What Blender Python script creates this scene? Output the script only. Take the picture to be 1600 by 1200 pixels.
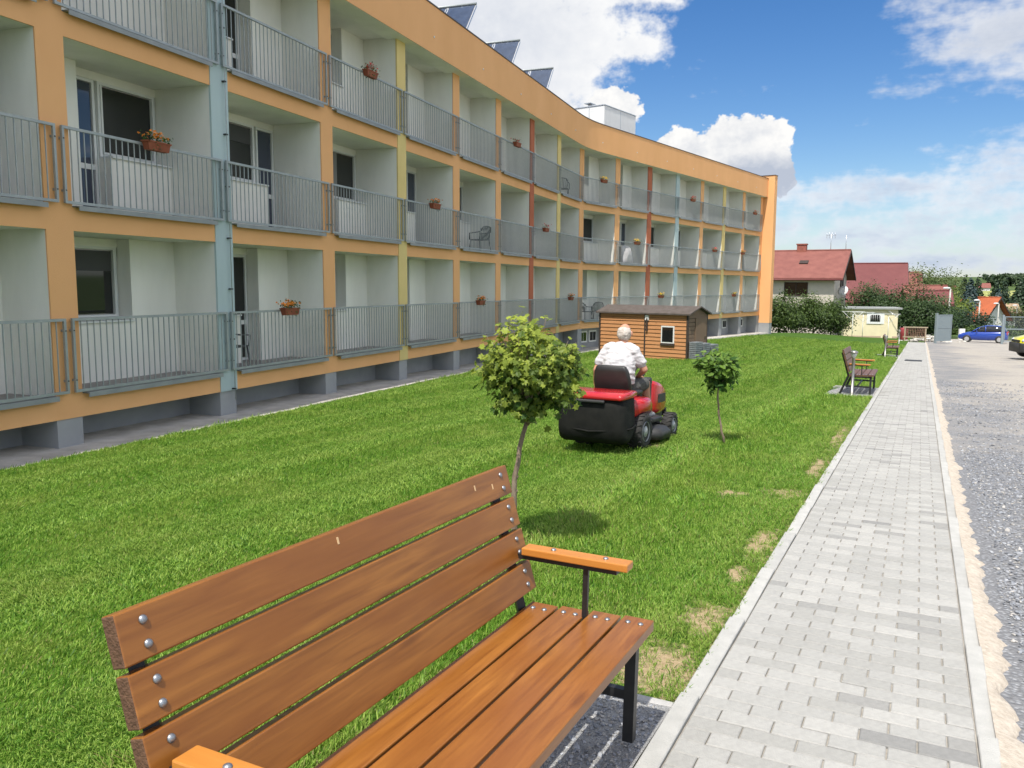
import bpy, bmesh, math, random
import numpy as np
from mathutils import Matrix, Vector, noise as mnoise
R = math.radians
random.seed(7); rng = np.random.default_rng(7)
for o in list(bpy.data.objects): bpy.data.objects.remove(o)
scene = bpy.context.scene
COL = scene.collection

# ------------------------------------------------------------------ camera
EYE = 1.6
FPX, PITCH, ROLL = 1306.37, R(6.697), R(0.304)
cam = bpy.data.cameras.new('camera'); camo = bpy.data.objects.new('camera', cam); COL.objects.link(camo)
cam.sensor_width = 36; cam.lens = FPX / 1600 * 36; cam.clip_start = .05; cam.clip_end = 6000
camo.matrix_world = Matrix.Translation((0, 0, EYE)) @ Matrix.Rotation(R(90) - PITCH, 4, 'X') @ Matrix.Rotation(ROLL, 4, 'Z')
scene.camera = camo

# ------------------------------------------------------------------ world, sun, exposure
SUN_AZ, SUN_EL = R(22.3), R(61)          # heading of the light, clockwise from +Y; sun height
scene.view_settings.view_transform = 'Standard'; scene.view_settings.look = 'None'
scene.view_settings.gamma = 1; scene.view_settings.use_curve_mapping = False
scene.view_settings.exposure = 0.84
scene.cycles.max_bounces = 5; scene.cycles.diffuse_bounces = 3; scene.cycles.glossy_bounces = 2; scene.cycles.transmission_bounces = 3; scene.cycles.transparent_max_bounces = 4
scene.cycles.caustics_reflective = False; scene.cycles.caustics_refractive = False
sun = bpy.data.lights.new('sun', 'SUN'); sun.energy = 3.3; sun.angle = R(.53); sun.color = (1, .955, .88)
suno = bpy.data.objects.new('sun', sun); COL.objects.link(suno)
tdir = Vector((math.sin(SUN_AZ) * math.cos(SUN_EL), math.cos(SUN_AZ) * math.cos(SUN_EL), -math.sin(SUN_EL)))
suno.rotation_euler = tdir.to_track_quat('-Z', 'Y').to_euler(); suno.location = (-20, -40, 60)

def pixel_ray(px, py):
    x, y = px - 800, py - 600
    cr, sr = math.cos(ROLL), math.sin(ROLL)
    x, y = x * cr + y * sr, -x * sr + y * cr
    c, s = math.cos(PITCH), math.sin(PITCH)
    u = -y / FPX
    return Vector((x / FPX, c + u * s, -s + u * c))

def build_world():
    w = bpy.data.worlds.new('World'); scene.world = w; w.use_nodes = True
    nt = w.node_tree; N = nt.nodes; L = nt.links; N.clear()
    def m(op, a, b=None, c=None, clamp=False):
        n = N.new('ShaderNodeMath'); n.operation = op; n.use_clamp = clamp
        for i, v in enumerate((a, b, c)):
            if v is None: continue
            if isinstance(v, (int, float)): n.inputs[i].default_value = v
            else: L.new(v, n.inputs[i])
        return n.outputs[0]
    def smooth(v, a, b):
        n = N.new('ShaderNodeMapRange'); n.interpolation_type = 'SMOOTHSTEP'
        L.new(v, n.inputs[0]); n.inputs[1].default_value = a; n.inputs[2].default_value = b
        return n.outputs[0]
    def mix(f, a, b):
        n = N.new('ShaderNodeMix'); n.data_type = 'RGBA'
        for i, v in ((0, f), (6, a), (7, b)):
            if isinstance(v, (int, float)): n.inputs[i].default_value = v
            elif isinstance(v, tuple): n.inputs[i].default_value = (*v, 1)
            else: L.new(v, n.inputs[i])
        return n.outputs[2]
    sky = N.new('ShaderNodeTexSky'); sky.sky_type = 'NISHITA'; sky.sun_disc = False
    sky.sun_elevation = SUN_EL; sky.sun_rotation = SUN_AZ + math.pi
    sky.air_density = 1.0; sky.dust_density = .3; sky.ozone_density = 2.0
    hs = N.new('ShaderNodeHueSaturation'); hs.inputs['Hue'].default_value = .509; hs.inputs['Saturation'].default_value = 1.36; hs.inputs['Value'].default_value = .48
    L.new(sky.outputs[0], hs.inputs['Color'])
    tc = N.new('ShaderNodeTexCoord'); sx = N.new('ShaderNodeSeparateXYZ'); L.new(tc.outputs['Generated'], sx.inputs[0])
    az = m('MULTIPLY', m('ARCTAN2', sx.outputs[0], sx.outputs[1]), 57.2958)
    el = m('MULTIPLY', m('ARCSINE', sx.outputs[2]), 57.2958)
    cb = N.new('ShaderNodeCombineXYZ'); L.new(m('MULTIPLY', az, .1), cb.inputs[0]); L.new(m('MULTIPLY', el, .1), cb.inputs[1])
    def nz(scale, det, rough, sy=1., off=0.):
        mp = N.new('ShaderNodeMapping'); L.new(cb.outputs[0], mp.inputs[0]); mp.inputs['Scale'].default_value = (1, sy, 1)
        mp.inputs['Location'].default_value = (off, off * .7, off)
        n = N.new('ShaderNodeTexNoise'); n.noise_dimensions = '2D'; L.new(mp.outputs[0], n.inputs[0]); n.inputs['Scale'].default_value = scale
        n.inputs['Detail'].default_value = det; n.inputs['Roughness'].default_value = rough
        return n.outputs[0]
    puff = nz(2.2, 5, .62, 1.25)
    fine = nz(8, 3, .6, 1.2, 3.)
    wisp = nz(.95, 5, .62, 3.0, 9.)
    big = nz(.55, 2, .5, 1.6, 5.)
    def blob(px, py, rx, ry, amp):
        d = pixel_ray(px, py).normalized()
        a0, e0 = math.degrees(math.atan2(d.x, d.y)), math.degrees(math.asin(d.z))
        u = m('MULTIPLY_ADD', az, 1 / rx, -a0 / rx); v = m('MULTIPLY_ADD', el, 1 / ry, -e0 / ry)
        q = m('MULTIPLY_ADD', u, u, m('MULTIPLY', v, v))
        return m('MAXIMUM', m('MULTIPLY_ADD', q, -amp, amp), -amp)
    def union(bl):
        o = bl[0]
        for b in bl[1:]: o = m('MAXIMUM', o, b)
        return o
    # crisp cumulus heaps
    cum = union([blob(1160, 232, 3.6, 2.6, 1.0), blob(1060, 245, 3.4, 2.0, .9), blob(1100, 275, 4.6, 1.6, .9), blob(1215, 262, 1.5, 1.8, .75),
                 blob(960, 170, 2.2, 1.9, .8)])
    cum2 = union([blob(900, 85, 5.0, 2.6, .9), blob(985, 75, 3.0, 1.3, .8), blob(770, 50, 11.5, 6.0, 1.25), blob(850, 140, 5.0, 3.2, 1.0), blob(980, -15, 5.5, 1.6, .8),
                  blob(560, -120, 12, 6, .9)])
    soft = union([blob(1545, 55, 5.5, 2.4, .75), blob(1600, 120, 5.5, 1.8, .8), blob(1470, 128, 4.2, .9, .65), blob(1700, 20, 8, 4, .6), blob(1460, 5, 3.5, .9, .3)])
    low = union([blob(1320, 300, 9.0, 1.5, .62), blob(1420, 355, 11, 1.5, .62), blob(1570, 330, 7.0, 2.6, .7), blob(1590, 240, 5.5, 1.5, .5), blob(1530, 410, 8, .8, .65),
                 blob(1230, 340, 5, 2.0, .6), blob(1700, 330, 9, 4, .9)])
    # added clouds out of view, brighter than those in view, to fill the shade
    gen = m('MULTIPLY', m('SUBTRACT', big, .43), 3.2)
    inview = m('MULTIPLY', smooth(m('ABSOLUTE', m('SUBTRACT', az, 16)), 30, 22), smooth(el, 40, 30))
    gen = m('SUBTRACT', gen, m('MULTIPLY', inview, 3.))
    dn = m('SUBTRACT', m('ADD', m('MULTIPLY', puff, .75), m('MULTIPLY', fine, .25)), .5)
    wn = m('SUBTRACT', m('ADD', m('MULTIPLY', wisp, .8), m('MULTIPLY', fine, .2)), .5)
    fc = m('ADD', cum, m('MULTIPLY', dn, 2.3)); f2 = m('ADD', cum2, m('MULTIPLY', dn, 2.4)); fg = m('ADD', gen, m('MULTIPLY', dn, 2.4))
    fs = m('ADD', soft, m('MULTIPLY', wn, 3.4)); fl = m('ADD', low, m('MULTIPLY', wn, 3.6))
    mc = smooth(fc, .22, .36); m2 = smooth(f2, .05, .65); mg = smooth(fg, .12, .5); ms = m('MULTIPLY', smooth(fs, .12, 1.05), .85); ml = m('MULTIPLY', smooth(fl, .0, .85), .82)
    # tone: dense cores shade to blue grey, rims and tops stay white
    relief = m('ADD', m('MULTIPLY', dn, 1.9), m('MULTIPLY', m('SUBTRACT', fine, .5), .6))
    def tone(sh, lo, hi): return mix(m('SUBTRACT', sh, m('MULTIPLY', relief, .8), clamp=True), hi, lo)
    base = m('MAXIMUM', blob(1190, 288, 4.6, 2.1, 1.25), m('MULTIPLY', smooth(fc, .75, 1.6), .45))
    col = mix(ml, hs.outputs[0], tone(m('MULTIPLY', smooth(fl, .3, 1.3), 1.0), (1.75, 2.05, 2.65), (3.5, 3.55, 3.65)))
    col = mix(ms, col, tone(m('MULTIPLY', smooth(fs, .5, 1.6), .8), (2.2, 2.35, 2.65), (3.2, 3.25, 3.35)))
    col = mix(m2, col, tone(m('MULTIPLY', smooth(f2, .4, 1.7), .75), (2.15, 2.35, 2.75), (3.6, 3.62, 3.65)))
    col = mix(mg, col, tone(m('MULTIPLY', smooth(fg, .9, 2.6), .5), (2.6, 2.7, 2.9), (7.0, 6.9, 6.7)))
    col = mix(mc, col, tone(m('ADD', base, .12), (1.9, 2.1, 2.5), (3.75, 3.72, 3.65)))
    horizon = smooth(el, 8, 0)
    col = mix(m('MULTIPLY', horizon, .5), col, (1.95, 2.3, 3.0))
    bg = N.new('ShaderNodeBackground'); L.new(col, bg.inputs[0]); bg.inputs[1].default_value = .15
    out = N.new('ShaderNodeOutputWorld'); L.new(bg.outputs[0], out.inputs[0])
    w.cycles.sampling_method = 'MANUAL'; w.cycles.sample_map_resolution = 512
build_world()

# ------------------------------------------------------------------ materials
MATS = {}
def rgb255(r, g, b):
    f = lambda c: (c / 255) / 12.92 if c / 255 <= .04045 else ((c / 255 + .055) / 1.055) ** 2.4
    return (f(r), f(g), f(b))
def mat(name, col, rough=.7, col2=None, scale=6., detail=4., bump=0., bscale=40., metal=0., spec=.5, coat=0., stretch=(1, 1, 1), lo=.35, hi=.65,
        rand=0., translucent=0., coords='Object'):
    if name in MATS: return MATS[name]
    m = bpy.data.materials.new(name); m.use_nodes = True; nt = m.node_tree; N = nt.nodes; L = nt.links
    b = N['Principled BSDF']; b.inputs['Roughness'].default_value = rough; b.inputs['Metallic'].default_value = metal
    b.inputs['Specular IOR Level'].default_value = spec; b.inputs['Coat Weight'].default_value = coat; b.inputs['Coat Roughness'].default_value = .12
    tc = N.new('ShaderNodeTexCoord'); mp = N.new('ShaderNodeMapping'); L.new(tc.outputs[coords], mp.inputs[0]); mp.inputs['Scale'].default_value = stretch
    if coords == 'World':
        pass
    src = None
    if col2 is not None:
        n = N.new('ShaderNodeTexNoise'); L.new(mp.outputs[0], n.inputs[0]); n.inputs['Scale'].default_value = scale; n.inputs['Detail'].default_value = detail; n.inputs['Roughness'].default_value = .6
        r = N.new('ShaderNodeMapRange'); L.new(n.outputs[0], r.inputs[0]); r.inputs[1].default_value = lo; r.inputs[2].default_value = hi
        mx = N.new('ShaderNodeMix'); mx.data_type = 'RGBA'; L.new(r.outputs[0], mx.inputs[0]); mx.inputs[6].default_value = (*col, 1); mx.inputs[7].default_value = (*col2, 1)
        src = mx.outputs[2]
    if rand:
        oi = N.new('ShaderNodeObjectInfo'); r = N.new('ShaderNodeMapRange'); L.new(oi.outputs['Random'], r.inputs[0]); r.inputs[3].default_value = 1 - rand; r.inputs[4].default_value = 1 + rand
        hv = N.new('ShaderNodeHueSaturation'); L.new(r.outputs[0], hv.inputs['Value'])
        if src is not None: L.new(src, hv.inputs['Color'])
        else: hv.inputs['Color'].default_value = (*col, 1)
        src = hv.outputs[0]
    if src is not None: L.new(src, b.inputs['Base Color'])
    else: b.inputs['Base Color'].default_value = (*col, 1)
    if bump:
        n = N.new('ShaderNodeTexNoise'); L.new(mp.outputs[0], n.inputs[0]); n.inputs['Scale'].default_value = bscale; n.inputs['Detail'].default_value = 5
        bp = N.new('ShaderNodeBump'); bp.inputs['Strength'].default_value = bump; bp.inputs['Distance'].default_value = .02; L.new(n.outputs[0], bp.inputs['Height']); L.new(bp.outputs[0], b.inputs['Normal'])
    if translucent:
        tr = N.new('ShaderNodeBsdfTranslucent'); ms = N.new('ShaderNodeMixShader'); ms.inputs[0].default_value = translucent
        if src is not None: L.new(src, tr.inputs[0])
        else: tr.inputs[0].default_value = (*col, 1)
        L.new(b.outputs[0], ms.inputs[1]); L.new(tr.outputs[0], ms.inputs[2]); L.new(ms.outputs[0], N['Material Output'].inputs[0])
    MATS[name] = m
    return m

def wood_mat(name, c1, c2, c3, rough=.42, axis=0, gloss=.5):
    m = bpy.data.materials.new(name); m.use_nodes = True; nt = m.node_tree; N = nt.nodes; L = nt.links
    b = N['Principled BSDF']; b.inputs['Roughness'].default_value = rough; b.inputs['Specular IOR Level'].default_value = gloss
    tc = N.new('ShaderNodeTexCoord'); oi = N.new('ShaderNodeObjectInfo')
    ad = N.new('ShaderNodeVectorMath'); ad.operation = 'ADD'; L.new(tc.outputs['Object'], ad.inputs[0])
    sc = N.new('ShaderNodeVectorMath'); sc.operation = 'SCALE'; L.new(oi.outputs['Location'], sc.inputs[0]); sc.inputs[3].default_value = 7.3; L.new(sc.outputs[0], ad.inputs[1])
    st = [30., 30., 30.]; st[axis] = 2.2
    mp = N.new('ShaderNodeMapping'); L.new(ad.outputs[0], mp.inputs[0]); mp.inputs['Scale'].default_value = st
    n1 = N.new('ShaderNodeTexNoise'); L.new(mp.outputs[0], n1.inputs[0]); n1.inputs['Scale'].default_value = 1.4; n1.inputs['Detail'].default_value = 6; n1.inputs['Distortion'].default_value = .6
    st2 = [3., 3., 3.]; st2[axis] = 1.3
    mp2 = N.new('ShaderNodeMapping'); L.new(ad.outputs[0], mp2.inputs[0]); mp2.inputs['Scale'].default_value = st2
    n2 = N.new('ShaderNodeTexNoise'); L.new(mp2.outputs[0], n2.inputs[0]); n2.inputs['Scale'].default_value = 1.5; n2.inputs['Detail'].default_value = 3
    r1 = N.new('ShaderNodeValToRGB'); L.new(n1.outputs[0], r1.inputs[0]); e = r1.color_ramp.elements
    e[0].position = .3; e[0].color = (*c1, 1); e[1].position = .72; e[1].color = (*c2, 1)
    mx = N.new('ShaderNodeMix'); mx.data_type = 'RGBA'; mr = N.new('ShaderNodeMapRange'); L.new(n2.outputs[0], mr.inputs[0]); mr.inputs[1].default_value = .38; mr.inputs[2].default_value = .66; mr.inputs[4].default_value = .8
    L.new(mr.outputs[0], mx.inputs[0]); L.new(r1.outputs[0], mx.inputs[6]); mx.inputs[7].default_value = (*c3, 1)
    # knots
    vo = N.new('ShaderNodeTexVoronoi'); st3 = [9., 9., 9.]; st3[axis] = 2.6
    mp3 = N.new('ShaderNodeMapping'); L.new(ad.outputs[0], mp3.inputs[0]); mp3.inputs['Scale'].default_value = st3; L.new(mp3.outputs[0], vo.inputs[0]); vo.inputs['Scale'].default_value = .75
    kr = N.new('ShaderNodeMapRange'); L.new(vo.outputs['Distance'], kr.inputs[0]); kr.inputs[1].default_value = .05; kr.inputs[2].default_value = .16; kr.inputs[3].default_value = .5; kr.inputs[4].default_value = 0
    mk = N.new('ShaderNodeMix'); mk.data_type = 'RGBA'; L.new(kr.outputs[0], mk.inputs[0]); L.new(mx.outputs[2], mk.inputs[6]); mk.inputs[7].default_value = (c1[0] * .45, c1[1] * .4, c1[2] * .4, 1)
    L.new(mk.outputs[2], b.inputs['Base Color'])
    bp = N.new('ShaderNodeBump'); bp.inputs['Strength'].default_value = .12; bp.inputs['Distance'].default_value = .004; L.new(n1.outputs[0], bp.inputs['Height']); L.new(bp.outputs[0], b.inputs['Normal'])
    MATS[name] = m
    return m

# ------------------------------------------------------------------ mesh helpers
WM = {}
I4 = Matrix.Identity(4)
class MB:
    def __init__(s): s.v = []; s.f = []; s.m = []; s.sm = []
    def add(s, vs, fs, mi=0, smooth=False, T=None):
        b = len(s.v)
        if T is not None: vs = [tuple(T @ Vector(p)) for p in vs]
        s.v.extend([tuple(p) for p in vs])
        for f in fs: s.f.append(tuple(b + i for i in f)); s.m.append(mi); s.sm.append(smooth)
        return s
    def box(s, x0, x1, y0, y1, z0, z1, mi=0, T=None):
        v = [(x0, y0, z0), (x1, y0, z0), (x1, y1, z0), (x0, y1, z0), (x0, y0, z1), (x1, y0, z1), (x1, y1, z1), (x0, y1, z1)]
        return s.add(v, [(0, 3, 2, 1), (4, 5, 6, 7), (0, 1, 5, 4), (1, 2, 6, 5), (2, 3, 7, 6), (3, 0, 4, 7)], mi, False, T)
    def tube(s, pts, rad, n=8, mi=0, smooth=True, cap=True, T=None):
        pts = [Vector(p) for p in pts]; k = len(pts)
        if isinstance(rad, (int, float)): rad = [rad] * k
        vs = []; up = None
        for i, p in enumerate(pts):
            t = (pts[min(i + 1, k - 1)] - pts[max(i - 1, 0)]).normalized()
            if up is None: up = Vector((0, 0, 1)) if abs(t.z) < .9 else Vector((1, 0, 0))
            a = t.cross(up)
            if a.length < 1e-4: a = t.cross(Vector((0, 1, .3)))
            a.normalize(); b = t.cross(a).normalized(); up = -b if False else up
            r = rad[i]; rx, ry = (r if isinstance(r, tuple) else (r, r))
            for j in range(n):
                q = 2 * math.pi * j / n; vs.append(p + a * (math.cos(q) * rx) + b * (math.sin(q) * ry))
        fs = []
        for i in range(k - 1):
            for j in range(n):
                j2 = (j + 1) % n; fs.append((i * n + j, i * n + j2, (i + 1) * n + j2, (i + 1) * n + j))
        s.add(vs, fs, mi, smooth, T)
        if cap:
            b = len(s.v) - len(vs)
            s.f.append(tuple(b + j for j in reversed(range(n)))); s.m.append(mi); s.sm.append(False)
            s.f.append(tuple(b + (k - 1) * n + j for j in range(n))); s.m.append(mi); s.sm.append(False)
        return s
    def lathe(s, prof, n=16, mi=0, T=None, smooth=True):
        vs = [(r * math.cos(2 * math.pi * j / n), r * math.sin(2 * math.pi * j / n), z) for r, z in prof for j in range(n)]
        fs = [(i * n + j, i * n + (j + 1) % n, (i + 1) * n + (j + 1) % n, (i + 1) * n + j) for i in range(len(prof) - 1) for j in range(n)]
        fs += [tuple(reversed(range(n))), tuple((len(prof) - 1) * n + j for j in range(n))]
        return s.add(vs, fs, mi, smooth, T)
    def loft(s, rings, mi=0, smooth=True, cap=True, T=None):
        n = len(rings[0]); vs = [p for r in rings for p in r]
        fs = [(i * n + j, i * n + (j + 1) % n, (i + 1) * n + (j + 1) % n, (i + 1) * n + j) for i in range(len(rings) - 1) for j in range(n)]
        if cap: fs += [tuple(reversed(range(n))), tuple((len(rings) - 1) * n + j for j in range(n))]
        return s.add(vs, fs, mi, smooth, T)
    def prism(s, poly, z0, z1, mi=0, T=None):
        n = len(poly)
        vs = [(x, y, z0) for x, y in poly] + [(x, y, z1) for x, y in poly]
        fs = [tuple(reversed(range(n))), tuple(range(n, 2 * n))] + [(i, (i + 1) % n, n + (i + 1) % n, n + i) for i in range(n)]
        return s.add(vs, fs, mi, False, T)
    def sphere(s, c, r, n=10, mi=0, T=None, sc=(1, 1, 1)):
        rings = []
        for i in range(n // 2 + 1):
            a = math.pi * i / (n // 2) ; rr = max(math.sin(a), .02)
            rings.append([(c[0] + r * sc[0] * rr * math.cos(2 * math.pi * j / n), c[1] + r * sc[1] * rr * math.sin(2 * math.pi * j / n), c[2] - r * sc[2] * math.cos(a)) for j in range(n)])
        return s.loft(rings, mi, True, True, T)
    def mesh(s, name, mats):
        me = bpy.data.meshes.new(name); me.from_pydata(s.v, [], s.f)
        for m in (mats if isinstance(mats, (list, tuple)) else [mats]): me.materials.append(m)
        me.polygons.foreach_set('material_index', s.m); me.polygons.foreach_set('use_smooth', s.sm)
        bm = bmesh.new(); bm.from_mesh(me); bmesh.ops.recalc_face_normals(bm, faces=bm.faces); bm.to_mesh(me); bm.free(); me.update()
        return me
    def build(s, name, mats, parent=None, M=I4, bevel=0, seg=2):
        return link(name, s.mesh(name, mats), parent, M, bevel, seg)

def link(name, me, parent=None, M=I4, bevel=0, seg=2):
    """link a mesh; M is its world matrix when it has no parent, else its matrix inside the parent"""
    o = bpy.data.objects.new(name, me); COL.objects.link(o)
    if parent is not None: o.parent = parent
    o.matrix_basis = M
    if bevel:
        b = o.modifiers.new('bevel', 'BEVEL'); b.width = bevel; b.segments = seg; b.limit_method = 'ANGLE'; b.angle_limit = R(40)
    return o
def tag(o, label, cat=None, group=None, kind=None):
    if label: o['label'] = label
    if cat: o['category'] = cat
    if group: o['group'] = group
    if kind: o['kind'] = kind
    return o
def thing(name, label, cat, M=I4, group=None):
    o = bpy.data.objects.new(name, None); COL.objects.link(o); o.matrix_basis = M; o.empty_display_size = .2
    return tag(o, label, cat, group)
def structure(o): o['kind'] = 'structure'; return o
def TR(x=0, y=0, z=0, rz=0): return Matrix.Translation((x, y, z)) @ Matrix.Rotation(rz, 4, 'Z')
def copy_tree(o, M, label=None, parent=None):
    c = o.copy(); COL.objects.link(c)
    if parent is not None: c.parent = parent
    else: c.matrix_basis = M
    if label: c['label'] = label
    for ch in list(o.children): copy_tree(ch, None, None, c)
    return c
def np_mesh(name, V, F, mats, smooth=False, mi=None):
    """V (n,3), F (m,k) with constant k"""
    me = bpy.data.meshes.new(name); n, k = F.shape
    me.vertices.add(len(V)); me.vertices.foreach_set('co', np.asarray(V, np.float32).ravel())
    me.loops.add(n * k); me.loops.foreach_set('vertex_index', F.astype(np.int32).ravel())
    me.polygons.add(n); me.polygons.foreach_set('loop_start', np.arange(0, n * k, k, dtype=np.int32))
    for m in (mats if isinstance(mats, (list, tuple)) else [mats]): me.materials.append(m)
    me.polygons.foreach_set('use_smooth', np.full(n, smooth))
    if mi is not None: me.polygons.foreach_set('material_index', np.asarray(mi, np.int32))
    me.update(calc_edges=True); me.validate()
    return me

# ------------------------------------------------------------------ layout frames
DH = np.array([.43889, .89854]); PR = np.array([.89854, -.43889]); SLOPE = .0354      # along the path, to its right
PATH_AZ = math.atan2(DH[0], DH[1])
C0, C8, C15 = np.array([-6.59, 12.43]), np.array([3.24, 39.81]), np.array([17.71, 60.29])
U1 = (C8 - C0) / np.linalg.norm(C8 - C0); W1 = np.linalg.norm(C8 - C0) / 8; I1 = np.array([-U1[1], U1[0]])     # I = inward
U2 = (C15 - C8) / np.linalg.norm(C15 - C8); W2 = np.linalg.norm(C15 - C8) / 7; I2 = np.array([-U2[1], U2[0]])
P_L, P_LJ, P_RJ, P_R = -.83, -.745, .28, .357
def sp(x, y): return x * DH[0] + y * DH[1], x * PR[0] + y * PR[1]
def xy(s, p): return s * DH[0] + p * PR[0], s * DH[1] + p * PR[1]
def facade_pt(n): return C0 + U1 * W1 * n if n <= 8 else C8 + U2 * W2 * (n - 8)
_fn = [-4, 0, 1, 2, 3, 4, 5, 8, 15, 19]
_fz = [-.72, -.87, -.91, -.94, -.99, -1.05, -1.15, -1.46, -1.67, -2.3]
_fs, _fp = zip(*[sp(*facade_pt(n)) for n in _fn])
_fs = np.array(_fs); _fp = np.array(_fp)
_zs = np.array([-20, 0, 70, 90, 140, 300, 520, 800, 1400, 2400, 4000.]); _zz = np.array([.7, 0, -2.478, -3.186, -6.2, -15, -18, -8, 14, 26, 24.])
def zpath(s): return np.interp(s, _zs, _zz)
def gz(x, y):
    s, p = sp(x, y); zp = zpath(s)
    pb = np.interp(s, np.append(_fs, 95), np.append(_fp, -12)); zb = np.interp(s, np.append(_fs, [95]), np.append(_fz, [-3.7]))
    t = np.clip((P_L - p) / (P_L - pb), 0, 1.0)
    w = np.clip((100 - s) / 15, 0, 1)
    hill = np.clip((s - 600) / 500, 0, 1) * (2.5 * np.sin(p * .0043 + 1.3) + 1.5 * np.sin(p * .011))
    return zp + (zb - zp) * t ** 1.25 * w + hill
def gpix(px, py, dz=0.):
    r = pixel_ray(px, py); a, b = 1., 3000.
    for t in np.geomspace(1, 3000, 400):
        if EYE + r.z * t - gz(r.x * t, r.y * t) - dz < 0: b = t; break
        a = t
    for _ in range(40):
        m = (a + b) / 2
        if EYE + r.z * m - gz(r.x * m, r.y * m) - dz < 0: b = m
        else: a = m
    return Vector((r.x * b, r.y * b, EYE + r.z * b))
def atY(px, py, Y):
    r = pixel_ray(px, py); t = Y / r.y
    return Vector((r.x * t, Y, EYE + r.z * t))
def path_frame(s, p, dz=0.):
    """origin on the ground at (s,p); x along the path and its slope, y to the left, z up"""
    x, y = xy(s, p); sl = (zpath(s + .5) - zpath(s - .5))
    ax = Vector((DH[0], DH[1], sl)).normalized(); az_ = Vector((0, 0, 1)); ay = az_.cross(ax).normalized()
    Mx = Matrix((ax, ay, az_)).transposed().to_4x4(); Mx.translation = (x, y, float(zpath(s)) + dz)
    return Mx

# ------------------------------------------------------------------ ground materials
def ground_mat(name, builder):
    m = bpy.data.materials.new(name); m.use_nodes = True; nt = m.node_tree
    builder(nt, nt.nodes, nt.links, nt.nodes['Principled BSDF']); MATS[name] = m
    return m
def _noise(N, L, vec, scale, det=4, rough=.6):
    n = N.new('ShaderNodeTexNoise'); L.new(vec, n.inputs[0]); n.inputs['Scale'].default_value = scale; n.inputs['Detail'].default_value = det; n.inputs['Roughness'].default_value = rough
    return n.outputs[0]
def _range(N, L, v, a, b, c=0., d=1., smooth=False):
    r = N.new('ShaderNodeMapRange'); L.new(v, r.inputs[0])
    for i, q in enumerate((a, b, c, d)): r.inputs[i + 1].default_value = q
    if smooth: r.interpolation_type = 'SMOOTHSTEP'
    return r.outputs[0]
def _mix(N, L, f, a, b):
    n = N.new('ShaderNodeMix'); n.data_type = 'RGBA'
    for i, v in ((0, f), (6, a), (7, b)):
        if isinstance(v, (int, float)): n.inputs[i].default_value = v
        elif isinstance(v, tuple): n.inputs[i].default_value = (*v, 1)
        else: L.new(v, n.inputs[i])
    return n.outputs[2]
def lawn_nodes(nt, N, L, b):
    g = N.new('ShaderNodeNewGeometry').outputs['Position']
    n1 = _noise(N, L, g, .9, 4); n2 = _noise(N, L, g, 60, 4); n3 = _noise(N, L, g, 9, 4)
    c = _mix(N, L, _range(N, L, n1, .35, .65), (.050, .115, .010), (.075, .145, .016))
    c = _mix(N, L, _range(N, L, n2, .35, .7), c, (.032, .075, .007))
    c = _mix(N, L, _range(N, L, n3, .55, .8, 0, .4), c, (.13, .21, .04))
    at = N.new('ShaderNodeAttribute'); at.attribute_name = 'soil'
    sn = N.new('ShaderNodeMath'); sn.operation = 'ADD'; L.new(at.outputs['Fac'], sn.inputs[0])
    L.new(_range(N, L, _noise(N, L, g, 16, 5), .2, .8, -.35, .35), sn.inputs[1])
    soil = _mix(N, L, _range(N, L, _noise(N, L, g, 40, 5), .3, .7), (.30, .22, .12), (.44, .34, .21))
    c = _mix(N, L, _range(N, L, sn.outputs[0], .45, .7), c, soil)
    L.new(c, b.inputs['Base Color']); b.inputs['Roughness'].default_value = .9; b.inputs['Specular IOR Level'].default_value = .15
    bp = N.new('ShaderNodeBump'); bp.inputs['Strength'].default_value = .6; bp.inputs['Distance'].default_value = .03; L.new(_noise(N, L, g, 90, 3), bp.inputs['Height']); L.new(bp.outputs[0], b.inputs['Normal'])
ground_mat('lawn_soil', lawn_nodes)
def yard_nodes(nt, N, L, b):
    g = N.new('ShaderNodeNewGeometry').outputs['Position']
    at = N.new('ShaderNodeAttribute'); at.attribute_name = 'dust'
    v = N.new('ShaderNodeTexVoronoi'); L.new(g, v.inputs[0]); v.inputs['Scale'].default_value = 38
    st = _mix(N, L, _range(N, L, v.outputs['Color'], .1, .9), (.20, .215, .235), (.44, .45, .465))
    st = _mix(N, L, _range(N, L, v.outputs['Distance'], .0, .55), st, (.155, .16, .17))
    dn = _noise(N, L, g, 14, 6); dust = _mix(N, L, _range(N, L, dn, .3, .7), (.33, .30, .255), (.45, .41, .355))
    dust = _mix(N, L, _range(N, L, _noise(N, L, g, 130, 4), .5, .75, 0, .5), dust, (.30, .28, .25))
    f = N.new('ShaderNodeMath'); f.operation = 'ADD'; L.new(at.outputs['Fac'], f.inputs[0]); L.new(_range(N, L, _noise(N, L, g, .7, 6, .65), .3, .7, -.55, .55), f.inputs[1])
    c = _mix(N, L, _range(N, L, f.outputs[0], .0, 1.0, .08, .92), st, dust)
    L.new(c, b.inputs['Base Color']); b.inputs['Roughness'].default_value = .85; b.inputs['Specular IOR Level'].default_value = .25
    bp = N.new('ShaderNodeBump'); bp.inputs['Strength'].default_value = .8; bp.inputs['Distance'].default_value = .02; L.new(v.outputs['Distance'], bp.inputs['Height']); L.new(bp.outputs[0], b.inputs['Normal'])
ground_mat('yard_gravel', yard_nodes)
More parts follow.
